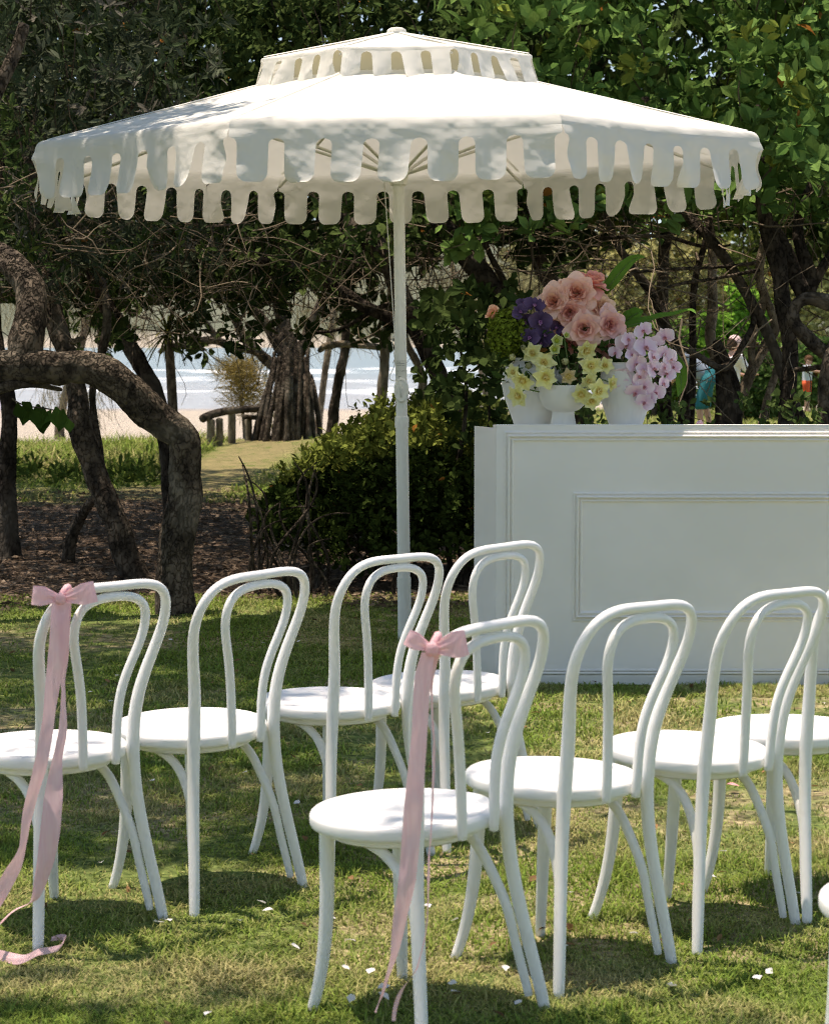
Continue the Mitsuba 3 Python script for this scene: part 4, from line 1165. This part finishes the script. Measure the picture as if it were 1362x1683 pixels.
# log rail
key = thing('log_rail', 'low fence of round log posts and rail above the beach', 'fence')
bumped('log_mat', {'type': 'principled', 'base_color': proc(bark_fn((.16, .13, .09), (.32, .27, .19), (.3, .27, .2))), 'roughness': .9, 'specular': .2}, bark_bump, .006, .003)
for x, yt, d, w in ((347, 690, 28.8, 15), (360.5, 688, 28.9, 13), (381, 678, 29.2, 14), (408, 690, 29.6, 13)):
    a, b = at(x, yt, d), at(x, 760, d)
    part('post', limb([(x, 765, d, w), (x, 720, d, w), (x, yt, d, w)], n=8, sides=14, knob=.04), 'log_mat', key, True)
part('rail', limb([(333, 688, 28.7, 15), (352, 680, 28.9, 15), (386, 674, 29.2, 13), (432, 671, 29.7, 13), (470, 668, 30.2, 13)], n=24, sides=14, knob=.05), 'bark_mat', key, True)
part('cap', limb([(400, 685, 29.5, 9), (420, 686, 29.6, 9)], n=6, sides=10, knob=.05), 'bark_mat', key, True)

# ================================================================== PEOPLE
import manifold3d as m3
prin('skin_mat', (.55, .33, .24), .55, .4)
prin('cloth_mat', VC, .85, .2)


def hullbone(a, ra, b, rb, seg=14):
    s1 = m3.Manifold.sphere(ra, seg).translate(tuple(map(float, a)))
    s2 = m3.Manifold.sphere(rb, seg).translate(tuple(map(float, b)))
    return m3.Manifold.batch_hull([s1, s2])


def fig(bones, edge=.03, it=6):
    m = m3.Manifold.batch_boolean([hullbone(*b) for b in bones], m3.OpType.Add).refine_to_length(edge)
    q = m.to_mesh()
    t = trimesh.Trimesh(q.vert_properties[:, :3], q.tri_verts)
    trimesh.smoothing.filter_taubin(t, iterations=it)
    return t


def person(lab, foot, H, face, J, shirt, pants, hat=None, hair=(.06, .035, .02), sleeve=.5, leg=.55):
    """J: joints in the person's frame (x right of the person, y forwards, z up), unit = body height"""
    key = thing('person', lab, 'person')
    c, s = math.cos(face), math.sin(face)
    R = np.array([[s, c, 0], [-c, s, 0], [0, 0, 1]])
    w = lambda p: foot + R @ (np.asarray(p, float) * H)
    g = {k: w(v) for k, v in J.items()}
    h = H
    bones = [(g['pel'], .072 * h, g['che'], .075 * h), (g['che'], .07 * h, g['nek'], .034 * h), (g['nek'], .032 * h, g['hea'], .036 * h)]
    clo, pan = [(g['pel'], .080 * h, g['che'], .088 * h)], [(g['pel'], .084 * h, g['pel'] + (g['che'] - g['pel']) * .2, .082 * h)]
    for sd in 'lr':
        sh, el, wr, hp, kn, an = (g[k + sd] for k in ('sho', 'elb', 'wri', 'hip', 'kne', 'ank'))
        bones += [(g['che'], .06 * h, sh, .032 * h), (sh, .031 * h, el, .023 * h), (el, .023 * h, wr, .015 * h), (g['pel'], .065 * h, hp, .055 * h), (hp, .053 * h, kn, .032 * h), (kn, .031 * h, an, .019 * h)]
        fw = R @ np.array([0, 1.0, 0])
        bones += [(an, .02 * h, an + fw * .10 * h - [0, 0, .022 * h], .015 * h)]
        hd = unit(wr - el)
        pl = wr + hd * .045 * h
        bones += [(wr, .014 * h, pl, .017 * h)]
        sd_ = unit(np.cross(hd, [0.1, .2, 1.0]))
        for fi, fo in enumerate((-.016, -.006, .005, .015)):
            bones += [(pl + sd_ * fo * h, .0062 * h, pl + sd_ * fo * 1.3 * h + hd * (.040 - .006 * abs(fi - 1.4)) * h, .005 * h)]
        bones += [(wr + hd * .015 * h + sd_ * .012 * h, .007 * h, wr + hd * .045 * h + sd_ * .032 * h, .0055 * h)]
        clo += [(g['che'], .078 * h, sh, .045 * h), (sh, .045 * h, sh + (el - sh) * sleeve * 1.5, .036 * h)]
        pan += [(g['pel'], .076 * h, hp, .066 * h), (hp, .066 * h, hp + (kn - hp) * min(1, leg * 1.3), .050 * h)]
        if leg > .8: pan += [(kn, .05 * h, kn + (an - kn) * .9, .036 * h)]
    hc = g['hea']
    up = unit(g['hea'] - g['nek'])
    fr = unit(w(J['face']) - w((0, 0, 0)))
    fr = unit(fr - up * (fr @ up))
    rt = np.cross(fr, up)
    bones += [(hc, .060 * h, hc + up * .035 * h, .062 * h), (hc - up * .025 * h + fr * .018 * h, .042 * h, hc, .055 * h), (hc + fr * .055 * h - up * .008 * h, .009 * h, hc + fr * .066 * h - up * .018 * h, .010 * h)]
    for s_ in (-1, 1):
        bones += [(hc + rt * s_ * .060 * h, .012 * h, hc + rt * s_ * .063 * h - up * .012 * h, .009 * h)]
    part('body', fig(bones), 'skin_mat', key, True)
    sm, pm = fig(clo), fig(pan)
    part('shirt', sm, 'cloth_mat', key, True, color=shirt(sm.vertices))
    part('pants', pm, 'cloth_mat', key, True, color=pants(pm.vertices))
    for s_ in (-1, 1):
        e = trimesh.creation.icosphere(1, .008 * h)
        part('eye', tm(e.vertices + hc + fr * .056 * h + rt * s_ * .024 * h + up * .008 * h, e.faces), 'cloth_mat', key, True, color=np.tile([.03, .02, .02], (len(e.vertices), 1)))
    part('mouth', spl_tube([hc + fr * .056 * h - up * .034 * h - rt * .018 * h, hc + fr * .062 * h - up * .036 * h, hc + fr * .056 * h - up * .034 * h + rt * .018 * h], [.003 * h, .005 * h, .003 * h], 8, 6), 'cloth_mat', key, True, color=np.tile([.4, .13, .11], (8 * 6 + 2, 1)))
    hm = fig([(hc + up * .03 * h - fr * .012 * h, .064 * h, hc + up * .036 * h + fr * .004 * h, .064 * h), (hc - fr * .02 * h, .058 * h, hc + up * .03 * h - fr * .012 * h, .064 * h)])
    part('hair', hm, 'cloth_mat', key, True, color=np.tile(hair, (len(hm.vertices), 1)))
    if hat is not None:
        hb = fig([(hc + up * .042 * h, .068 * h, hc + up * .05 * h, .066 * h), (hc + up * .035 * h + fr * .07 * h, .02 * h, hc + up * .034 * h + fr * .11 * h, .012 * h), (hc + up * .040 * h + fr * .02 * h, .055 * h, hc + up * .034 * h + fr * .085 * h, .014 * h)])
        part('cap', hb, 'cloth_mat', key, True, color=np.tile(hat, (len(hb.vertices), 1)))
    return key


solid = lambda *c: (lambda v: np.array(c) * (.85 + .3 * mfbm(v * 6, 2))[:, None])
STAND = dict(pel=(0, 0, .52), che=(0, .01, .74), nek=(0, .005, .845), hea=(0, .025, .915), face=(0, 1, 0),
             shol=(-.115, 0, .80), shor=(.115, 0, .80), elbl=(-.14, -.02, .63), elbr=(.14, -.02, .63), wril=(-.13, .05, .49), wrir=(.13, .05, .49),
             hipl=(-.055, 0, .50), hipr=(.055, 0, .50), knel=(-.06, .015, .28), kner=(.06, .015, .28), ankl=(-.06, 0, .035), ankr=(.06, 0, .035))
p0 = at(1326, 600, 45.0)
person('small child in pale shirt and orange shorts standing at far right', np.array([p0[0], 45.0, ground_z(p0[0], np.array(45.0)) + .01]), 1.16, math.radians(-25),
       {**STAND, 'elbr': (.16, .14, .74), 'wrir': (.12, .27, .72), 'elbl': (-.15, .12, .72), 'wril': (-.12, .26, .70)}, solid(.62, .70, .78), solid(.80, .13, .05), hair=(.12, .06, .03))
p1 = at(1202, 600, 33.0)
person('person in white shirt and pale pink cap seen from behind among the stems', np.array([p1[0], 33.0, 0]), 1.52, math.radians(35),
       {**STAND, 'elbr': (.13, .10, .66), 'wrir': (.06, .24, .64), 'elbl': (-.13, .10, .66), 'wril': (-.04, .24, .62)}, solid(.86, .82, .84),
       lambda v: np.where((mnoise(v * 16, 2) > .55)[:, None], [.75, .74, .76], [.12, .15, .2]), hat=(.86, .62, .60), leg=1.0)
p2 = at(1155, 620, 33.5)
person('person in teal shorts stooping forwards, grey cap and grey blue shirt', np.array([p2[0] + .02, 33.5, 0]), 1.74, math.radians(178),
       {**STAND, 'pel': (0, -.03, .53), 'che': (0, .16, .66), 'nek': (0, .25, .735), 'hea': (0, .315, .765), 'face': (0, .8, -.6), 'shol': (-.115, .19, .70), 'shor': (.115, .19, .70), 'elbl': (-.15, .27, .53), 'elbr': (.15, .27, .53),
        'wril': (-.10, .36, .42), 'wrir': (.10, .36, .42), 'hipl': (-.06, -.03, .50), 'hipr': (.06, -.03, .50), 'knel': (-.07, .05, .28), 'kner': (.09, -.02, .28), 'ankl': (-.07, .02, .035), 'ankr': (.10, -.08, .035)},
       solid(.26, .31, .38), solid(.03, .16, .19), hat=(.10, .12, .15), leg=.75)

# ================================================================== VASES AND FLOWERS
bumped('vase_mat', {'type': 'principled', 'base_color': rgb(.74, .72, .66), 'roughness': .75, 'specular': .25}, lambda p, n, uv: fbm(p.x * 8, p.y * 8, p.z * 120, 2), .0015, .001)
BT = BH - .0205
VD = 9.66
Zp = 1 / 3.405 * mpp(VD)          # metres per pixel of the close-up


def vase(x, prof, lab, d=VD, flute=None, seg=64):
    c = at(760 + x / 3.405, 697, d)
    c[2] = BT
    key = thing('vase', lab, 'vase')
    outer = np.array([(r * Zp, z * Zp) for r, z in prof])
    inner = outer[::-1].copy()
    inner[:, 0] = np.maximum(inner[:, 0] - .006, .001)
    inner[-1, 1] += .01
    inner = inner[inner[:, 1] >= outer[0, 1]]
    m = lathe(np.vstack([[(0, outer[0, 1])], outer, inner[:max(3, len(inner) // 2)]]), seg, flute)
    m.apply_translation(c)
    part('shell', m, 'vase_mat', key, 50)
    return key, c


vL, cL = vase(392, [(98, 0), (103, 3), (122, 60), (145, 120), (165, 180), (175, 235), (176, 265), (168, 300), (150, 330), (128, 352), (112, 366), (108, 380), (112, 386)], 'tall rounded white vase at the left, holding the roses', d=9.70)
vM, cM = vase(563, [(74, 0), (75, 4), (68, 30), (62, 60), (60, 84), (64, 92), (90, 102), (115, 125), (130, 160), (137, 200), (139, 232), (141, 238)], 'white footed bowl with fluted stem holding the daffodils', d=9.56,
              flute=lambda z: np.where((z > 4 * Zp) & (z < 86 * Zp), .018, 0), seg=96)
vR, cR = vase(912, [(86, 0), (90, 3), (104, 45), (120, 92), (134, 140), (143, 190), (146, 240), (142, 290), (128, 325), (112, 345), (106, 356), (110, 362)], 'tapering white vase at the right, holding the pink orchids', d=9.62)
thin('petal_mat', VC, .6, .35)
thin('green_leaf_mat', VC, .4, .35)
prin('stem_mat', (.10, .16, .04), .55, .4)
fr_ = np.random.default_rng(77)


def basis(axis):
    a = unit(np.asarray(axis, float))
    s = unit(np.cross(a, [.13, .21, 1.0] if abs(a[2]) < .95 else [1, 0, 0]))
    return np.stack([s, np.cross(a, s), a], 1)


def place(G, c, B, phi, tilt, off=0.0, lift=0.0):
    """put a petal round the flower's axis: azimuth phi, leaning out from the axis by tilt"""
    ct, st_ = math.cos(tilt), math.sin(tilt)
    x, y, z = G[..., 0], G[..., 1], G[..., 2]
    r = st_ * z - ct * y + off          # y positive bends towards the axis
    h = ct * z + st_ * y + lift
    cph, sph = math.cos(phi), math.sin(phi)
    q = np.stack([r * cph - x * sph, r * sph + x * cph, h], -1)
    return c + q @ B.T


def fpoint(x, y, d):
    return at(760 + x / 3.405, 400 + y / 3.405, d)


def stem(key, c, B, vase_c, zt):
    b = np.array([vase_c[0] + fr_.uniform(-.03, .03), vase_c[1] + fr_.uniform(-.03, .03), zt])
    a = c - B[:, 2] * .015
    part('stem', spl_tube([a, a - B[:, 2] * .05, (a + b) / 2 + [0, .02, 0], b, b - [0, 0, .05]], [.003] * 5, 16, 5), 'stem_mat', key, True)


def pcolor(n, m, base, tip, k=1.0):
    t = np.linspace(0, 1, n)[:, None, None]
    c = np.array(base) * (1 - t) + np.array(tip) * t
    return np.repeat(c * k, m, 1).reshape(-1, 3)


ROSES = [(172, 392, 56, 9.66, (-.5, -.6, .5), 'orange rose bud at far left, above the green ball', 'bud', (.88, .48, .26), (.90, .58, .40)),
         (505, 322, 74, 9.58, (-.3, -1, .15), 'open peach rose at the left of the upper pair', 'open', (.72, .33, .22), (.90, .64, .52)),
         (642, 272, 82, 9.58, (.0, -1, .2), 'large open peach rose in the middle of the upper pair', 'open', (.74, .34, .24), (.90, .62, .50)),
         (735, 190, 78, 9.66, (.25, -.35, .9), 'salmon pink rose at the very top, seen from the side', 'side', (.82, .38, .30), (.88, .46, .38)),
         (600, 385, 68, 9.57, (-.1, -1, -.1), 'rose with dark coral heart under the upper pair', 'open', (.62, .22, .18), (.88, .56, .46)),
         (790, 350, 74, 9.62, (.35, -.8, .45), 'cream tinged peach rose at the upper right', 'side', (.80, .50, .30), (.90, .68, .50)),
         (830, 455, 72, 9.57, (.25, -1, .0), 'tightly ruffled pink rose at right, above the orchids', 'open', (.74, .36, .32), (.88, .60, .54)),
         (682, 475, 78, 9.54, (.0, -1, .05), 'peach rose in the centre, just above the daffodils', 'open', (.76, .38, .30), (.90, .62, .52)),
         (795, 590, 66, 9.66, (.2, -.8, -.3), 'dusky pink rose low between daffodils and orchids', 'side', (.66, .34, .28), (.78, .46, .40)),
         (600, 565, 52, 9.66, (-.1, -.9, -.2), 'small coral rose half hidden behind the green hellebores', 'side', (.70, .33, .27), (.82, .48, .40)),
         (745, 545, 58, 9.64, (.1, -1, -.1), 'dusky rose between the central peach rose and the right daffodils', 'open', (.68, .32, .27), (.86, .54, .46)),
         (535, 455, 52, 9.63, (-.3, -.9, -.1), 'dim peach rose beside the purple orchids', 'side', (.70, .36, .28), (.88, .58, .48)),
         (720, 385, 56, 9.62, (.05, -1, .2), 'pale rose deep in the middle of the cluster', 'open', (.78, .42, .32), (.90, .64, .52)),
         (560, 225, 46, 9.70, (-.1, -.5, .8), 'pale peach rose half hidden behind the upper pair', 'side', (.88, .58, .42), (.92, .70, .56))]
for (x, y, r, d, ax_, lab, kind, ci, co) in ROSES:
    key = thing('rose', lab, 'rose', 'roses in the bouquet')
    R_ = r * Zp * 1.2
    B = basis(ax_)
    c = fpoint(x, y, d) - B[:, 2] * R_ * .45
    npet = {'open': 24, 'side': 20, 'bud': 13}[kind]
    for i in range(npet):
        t = i / (npet - 1)
        tl = {'open': .12 + 1.12 * t ** 1.25, 'side': .10 + 1.35 * t ** 1.5, 'bud': .05 + .42 * t}[kind] + fr_.normal(0, .05)
        L_ = R_ * (.62 + .55 * t) * fr_.uniform(.92, 1.08)
        W_ = R_ * (.26 + .36 * t)
        G = petal(L_, W_, .55 - .30 * t, .02 + (.32 if kind != 'bud' else .10) * t ** 2, 7, 7, 0, .03 + .05 * t, i, .5, .24)
        P = place(G, c, B, i * 2.3999 + fr_.normal(0, .15), tl, R_ * (.03 + .10 * t), -R_ * .10 * t)
        k = fr_.uniform(.92, 1.06)
        mixc = np.array(ci) * (1 - t ** .7) + np.array(co) * t ** .7
        part('petal', grid(P), 'petal_mat', key, True, color=np.clip(pcolor(7, 7, mixc * .9, mixc * 1.05, k), 0, .95))
    stem(key, c, B, cL, cL[2] + .30)

ORD = ['first', 'second', 'third', 'fourth', 'fifth', 'sixth', 'seventh', 'eighth', 'ninth', 'tenth']


def ranked(pts):
    o = sorted(range(len(pts)), key=lambda i: pts[i][1])
    return {i: ORD[r] for r, i in enumerate(o)}


def daffodil(x, y, r, d, lab, vc, zt, tan=False):
    key = thing('daffodil', lab, 'daffodil', 'daffodils in the bouquet')
    R_ = r * Zp * 1.04
    B = basis((fr_.normal(0, .35) + (x - 560) / 700, -1, fr_.normal(.1, .3)))
    c = fpoint(x, y, d)
    oc = np.array((.84, .82, .46) if not tan else (.62, .50, .30)) * fr_.uniform(.92, 1.05)
    for i in range(9):
        G = petal(R_ * (1.08 if i < 6 else .82) * fr_.uniform(.9, 1.08), R_ * .45, .35, fr_.uniform(.0, .22), 6, 6, .25, .10, i + x, .25, .12)
        part('petal', grid(place(G, c, B, i * math.pi / 3 + (x % 7) + .5 * (i > 5), (1.25 if i < 6 else .9) + fr_.normal(0, .14), .003)), 'petal_mat', key, True, color=pcolor(6, 6, oc * [1, .98, .6], oc))
    ms, cs = [], []
    for i in range(11):
        t = i / 10
        G = petal(R_ * (.55 - .1 * t), R_ * .22, .5, .15 * t, 5, 5, .2, .12, i)
        m = grid(place(G, c, B, i * 2.4, .15 + .75 * t, .002))
        ms.append(m); cs.append(pcolor(5, 5, (.80, .62, .12), (.85, .76, .34)))
    part('corona', cat(ms), 'petal_mat', key, True, color=np.vstack(cs))
    stem(key, c, B, vc, zt)


DL = [(390, 612, 54, 9.55), (455, 668, 60, 9.50), (465, 745, 64, 9.44), (340, 760, 62, 9.48), (315, 848, 58, 9.46), (285, 720, 40, 9.56)]
DR = [(690, 595, 58, 9.52), (718, 682, 58, 9.46), (795, 685, 46, 9.52), (668, 842, 56, 9.43), (755, 825, 62, 9.43), (718, 885, 46, 9.44), (832, 780, 40, 9.48), (705, 765, 46, 9.47)]
for pts, side in ((DL, 'left'), (DR, 'right')):
    rk = ranked(pts)
    for i, (x, y, r, d) in enumerate(pts):
        daffodil(x, y, r, d, f'cream yellow daffodil on the {side} side of the bowl, {rk[i]} counted from the top', cM, cM[2] + .16)
daffodil(592, 745, 40, 9.46, 'tan coloured daffodil drooping over the middle of the bowl rim', cM, cM[2] + .16, True)
for (x, y, r, lab) in ((270, 640, 34, 'greenish flower bud at the far left under the green ball'), (585, 665, 36, 'pale greenish bud between the two daffodil groups'), (340, 585, 30, 'small brownish bud above the left daffodils'), (358, 688, 34, 'closed olive bud between the left daffodils'), (610, 850, 24, 'small green bud hanging beside the bowl')):
    key = thing('flower_bud', lab, 'flower bud', 'buds in the bouquet')
    B = basis((fr_.normal(0, .5), -1, .3))
    c = fpoint(x, y, 9.53) - B[:, 2] * .01
    for i in range(6):
        G = petal(r * Zp * 1.5, r * Zp * .62, .8, -.22, 6, 5, .3)
        part('petal', grid(place(G, c, B, i * 2.4, .42, .003)), 'petal_mat', key, True, color=pcolor(6, 5, (.30, .33, .10), (.62, .60, .32)) * (.6 if 'brown' in lab or 'olive' in lab else 1))
    stem(key, c, B, cM, cM[2] + .15)
for (x, y, r, lab) in ((526, 545, 40, 'pale green cup flower, upper of the pair below the purple orchids'), (513, 594, 38, 'pale green cup flower, lower of the pair below the purple orchids'), (580, 514, 20, 'tiny cream cup flower between orchids and roses')):
    key = thing('hellebore', lab, 'hellebore', 'green cup flowers')
    B = basis((.05, -1, .1))
    c = fpoint(x, y, 9.49)
    for i in range(5):
        G = petal(r * Zp * 1.15, r * Zp * .72, .55, -.22, 6, 6, .2)
        part('petal', grid(place(G, c, B, i * 1.2566, 1.0, .002)), 'petal_mat', key, True, color=pcolor(6, 6, (.42, .48, .10), (.76, .78, .46)))
    e = trimesh.creation.icosphere(2, r * Zp * .3)
    part('heart', tm(e.vertices + c + B[:, 2] * .006, e.faces), 'petal_mat', key, True, color=np.tile([.45, .5, .06], (len(e.vertices), 1)))
    stem(key, c, B, cM, cM[2] + .16)


def orchid(name, x, y, r, d, lab, grp, c0, c1, lipc, vc, zt):
    key = thing(name, lab, 'orchid', grp)
    R_ = r * Zp * 1.12 * fr_.uniform(.88, 1.1)
    x, y = x + fr_.normal(0, 9), y + fr_.normal(0, 9)
    B = basis(((x - (1000 if 'pink' in name else 410)) / 300 + fr_.normal(0, .36), -1, fr_.normal(.05, .32) + (720 - y) / 700))
    ex, ez = unit(np.cross(B[:, 2], [0, 0, 1.0])), None
    ez = np.cross(ex, B[:, 2])
    Bf = np.stack([-ex, -np.cross(ex, B[:, 2]) * -1, B[:, 2]], 1)
    Bf[:, 1] = np.cross(Bf[:, 2], Bf[:, 0])
    c = fpoint(x, y, d)
    u0 = 1 if Bf[2, 1] > 0 else -1
    roll = fr_.normal(0, .5)
    for i, (deg, L_, W_, tl) in enumerate(((90, .95, .36, 1.40), (212, .95, .36, 1.38), (328, .95, .36, 1.38), (12, 1.0, .66, 1.25), (168, 1.0, .66, 1.25))):
        G = petal(R_ * L_, R_ * W_, .18, .05 + .08 * fr_.random(), 7, 7, .25 if i < 3 else .0, .05, i + x, .3, .0 if i < 3 else .2)
        k = fr_.uniform(.93, 1.05)
        part('petal', grid(place(G, c, Bf, math.radians(deg * u0) + roll, tl, .002, .003 if i > 2 else 0)), 'petal_mat', key, True, color=pcolor(7, 7, np.array(c0) * k, np.array(c1) * k))
    ms, cs = [], []
    for deg, tl, L_ in ((270, .7, .42), (225, .5, .3), (315, .5, .3), (90, .25, .22)):
        G = petal(R_ * L_, R_ * .16, .8, .1, 5, 5)
        ms.append(grid(place(G, c, Bf, math.radians(deg * u0) + roll, tl, .002, .004))); cs.append(pcolor(5, 5, lipc[0], lipc[1]))
    part('lip', cat(ms), 'petal_mat', key, True, color=np.vstack(cs))
    stem(key, c, B, vc, zt)


PO = [(1015, 500, 52), (1125, 530, 48), (905, 570, 62), (1010, 590, 66), (1080, 560, 46), (960, 672, 60), (1065, 700, 56), (1160, 655, 50), (1152, 735, 46), (900, 745, 50), (1035, 780, 52), (968, 822, 56), (1080, 832, 50), (1012, 882, 50), (905, 828, 42), (1120, 610, 52), (862, 610, 44), (1105, 775, 42), (985, 740, 48), (940, 530, 44), (1060, 640, 46), (1180, 700, 40), (1010, 690, 44), (950, 620, 42), (1050, 860, 40), (930, 790, 40), (1130, 690, 40)]
order = sorted(range(len(PO)), key=lambda i: PO[i][1])
rows = [order[:7], order[7:13], order[13:20], order[20:]]
for ri, row in enumerate(rows):
    row = sorted(row, key=lambda i: PO[i][0])
    for q, i in enumerate(row):
        x, y, r = PO[i]
        dd = 9.50 + .10 * ((x - 1000) / 180) ** 2 + .02 * (ri == 0)
        orchid('pink_orchid', x, y, r, dd, f'pale pink orchid bloom, {ORD[q]} from the left in the {("top", "second", "third", "lowest")[ri]} row of its spray', 'pink orchid blooms',
               (.78, .52, .66), (.87, .76, .81), ((.45, .05, .2), (.72, .45, .4)), cR, cR[2] + .27)
VO = [(400, 362, 62), (345, 440, 58), (432, 432, 58), (382, 520, 56), (458, 525, 56), (315, 385, 46), (520, 470, 46), (440, 558, 44), (355, 350, 40)]
rk = ranked(VO)
for i, (x, y, r) in enumerate(VO):
    orchid('purple_orchid', x, y, r, 9.56 + .06 * fr_.random(), f'deep purple orchid bloom beside the green ball, {rk[i]} counted from the top', 'purple orchid blooms',
           (.06, .035, .085), (.14, .095, .19), ((.3, .05, .3), (.5, .3, .5)), cL, cL[2] + .30)
# green viburnum ball
key = thing('viburnum', 'round ball of tiny moss green florets at the left of the bouquet', 'flower')
c = fpoint(248, 500, 9.60)
e = trimesh.creation.icosphere(3, 105 * Zp * .80)
part('core', tm(e.vertices * [1, .9, 1.12] + c, e.faces), 'green_leaf_mat', key, True, color=np.tile([.05, .07, .01], (len(e.vertices), 1)))
ms, cs = [], []
for i in range(520):
    zf = 1 - 2 * (i + .5) / 520
    ph = i * 2.39996
    nrm = np.array([math.sqrt(1 - zf * zf) * math.cos(ph), math.sqrt(1 - zf * zf) * math.sin(ph), zf])
    q = c + nrm * [1, .9, 1.12] * 105 * Zp * (.84 + .28 * mnoise(nrm * 4)) 
    B = basis(nrm + fr_.normal(0, .5, 3))
    q = q + nrm * fr_.normal(0, .007)
    for j in range(4):
        G = petal(.011 * fr_.uniform(.7, 1.2), .0062, .2, .2, 3, 3)
        ms.append(grid(place(G, q, B, j * 1.5708 + i, 1.1)))
        cs.append(np.tile(np.array([.13, .17, .02]) * fr_.uniform(.5, 1.5), (9, 1)))
part('florets', cat(ms), 'petal_mat', key, color=np.vstack(cs), kind='stuff')
stem(key, c, basis((0, -.3, 1)), cL, cL[2] + .3)


def bigleaf(lab, pts, wid, wd, cols, seed=0):
    key = thing('large_leaf', lab, 'leaf')
    P = np.array([fpoint(x, y, d) for x, y, d in pts])
    Pc, W_ = smooth_path(P, np.array(wid) * Zp / 2, 22)
    t = unit(np.gradient(Pc, axis=0))
    s = unit(np.cross(t, np.asarray(wd, float)))
    nn = np.cross(s, t)
    u = np.linspace(-1, 1, 9)
    G = Pc[:, None] + (W_[:, None] * u)[..., None] * s[:, None] + (.35 * W_[:, None] * abs(u) + .07 * W_[:, None] * np.sin(np.arange(22)[:, None] * 1.3 + u * 2 + seed))[..., None] * nn[:, None]
    c = np.repeat((np.array(cols) * np.linspace(.8, 1.15, 22)[:, None])[:, None], 9, 1) * (1 - .25 * (abs(u) < .1))[None, :, None]
    part('blade', grid(G), 'green_leaf_mat', key, True, color=c.reshape(-1, 3))
    part('midrib', tube(Pc, np.linspace(.004, .001, 22), 6), 'stem_mat', key, True)


bigleaf('tall green leaf standing up behind the topmost rose', [(700, 420, 9.72), (765, 305, 9.70), (835, 220, 9.68), (890, 150, 9.66), (940, 100, 9.64), (1020, 76, 9.58)], [20, 34, 74, 78, 58, 6], (-.55, -1, .15), (.10, .20, .03))
bigleaf('long green leaf pointing right above the orchids', [(840, 500, 9.70), (920, 465, 9.68), (1010, 442, 9.66), (1110, 412, 9.62), (1200, 395, 9.58), (1250, 378, 9.55), (1305, 392, 9.50)], [40, 78, 84, 70, 58, 54, 4], (.25, -.55, .85), (.09, .19, .03), 2)
bigleaf('broad green leaf end showing over the long one', [(880, 470, 9.75), (930, 420, 9.75), (975, 392, 9.73), (1010, 378, 9.72)], [50, 84, 74, 8], (0, -1, .3), (.10, .21, .03), 3)
bigleaf('green leaf hanging down right of the orchid spray', [(1120, 560, 9.72), (1180, 640, 9.70), (1215, 710, 9.68), (1222, 780, 9.66), (1205, 855, 9.64)], [30, 60, 76, 60, 5], (-.1, -1, .2), (.11, .22, .03), 4)
# filler greenery between the blooms
C = np.array([fpoint(fr_.uniform(240, 880), fr_.uniform(480, 800), fr_.uniform(9.58, 9.70)) for _ in range(120)])
shrub('filler_greenery', 'dark green filler leaves between the blooms', C, fr_, .05, .012, (3, 5), np.tile([.05, .085, .02], (len(C), 1)), cat_='greenery', bsdf='green_leaf_mat')
key = thing('pink_petal', 'pink petal sticking up behind the bar edge, right of the vases', 'petal')
c = at(1146, 699, 9.55)
part('blade', grid(place(petal(.030, .016, .4, .2, 6, 6, .3), c, basis((.2, -.5, 1)), 2.0, .4)), 'petal_mat', key, True, color=pcolor(6, 6, (.7, .4, .45), (.85, .6, .62)))
part('blade', grid(place(petal(.026, .015, .4, .3, 6, 6, .3), c + [.008, 0, 0], basis((.2, -.5, 1)), 4.5, .5)), 'petal_mat', key, True, color=pcolor(6, 6, (.7, .4, .45), (.85, .6, .62)))

# ------------------------------------------------------------------ petals fallen on the lawn
pg = np.random.default_rng(13)
SP = [(272, 1529), (262, 1531), (388, 1527), (549, 1525), (564, 1562), (536, 1570), (488, 1577), (604, 1619), (572, 1612), (572, 1668), (637, 1664), (757, 1650), (737, 1636), (833, 1605), (1270, 1612), (1252, 1622), (1040, 1550), (938, 1571), (640, 1640),
      (157, 1430), (243, 1290), (190, 1113), (147, 1141), (181, 1157), (280, 1055), (434, 1060), (487, 1058), (480, 1330), (395, 1278), (1193, 1328), (1190, 1410), (1335, 1487), (1185, 1455), (802, 1210), (1358, 1160), (945, 1480), (700, 1500), (742, 1529), (418, 1494), (427, 1512), (1110, 1640), (330, 1690), (850, 1672)]
for (x, y) in SP:
    d_ = unit(np.array([(x - 681) / F, 1, -(y - 558.5) / F]))
    q = np.array([0, 0, EYE]) + d_ * (EYE - .022) / -d_[2]
    r = pg.uniform(.009, .015)
    G = petal(r * 2, r * .9, .3, pg.uniform(-.2, .3), 5, 5, .1, .06, x)
    P = place(G, q, basis((pg.normal(0, .25), pg.normal(0, .25), 1)), pg.uniform(0, 6.28), pg.uniform(1.2, 1.6))
    single('fallen_petal', grid(P), 'petal_mat', 'small white flower petal lying on the grass', 'petal', 'white petals scattered on the lawn', smooth=True, color=np.tile([.82, .80, .80], (25, 1)))
x, y = 1221, 1300
d_ = unit(np.array([(x - 681) / F, 1, -(y - 558.5) / F]))
q = np.array([0, 0, EYE]) + d_ * (EYE - .025) / -d_[2]
single('fallen_petal', grid(place(petal(.04, .016, .3, .1, 5, 5), q, basis((.1, -.1, 1)), 1.5, 1.45)), 'petal_mat', 'single pink petal on the grass between the right chairs', 'petal', smooth=True, color=np.tile([.82, .42, .42], (25, 1)))
labels_bad = [k for k, v in labels.items() if 'label' in v and not 4 <= len(v['label'].split()) <= 16]
if labels_bad: print('LABEL LENGTH', labels_bad)
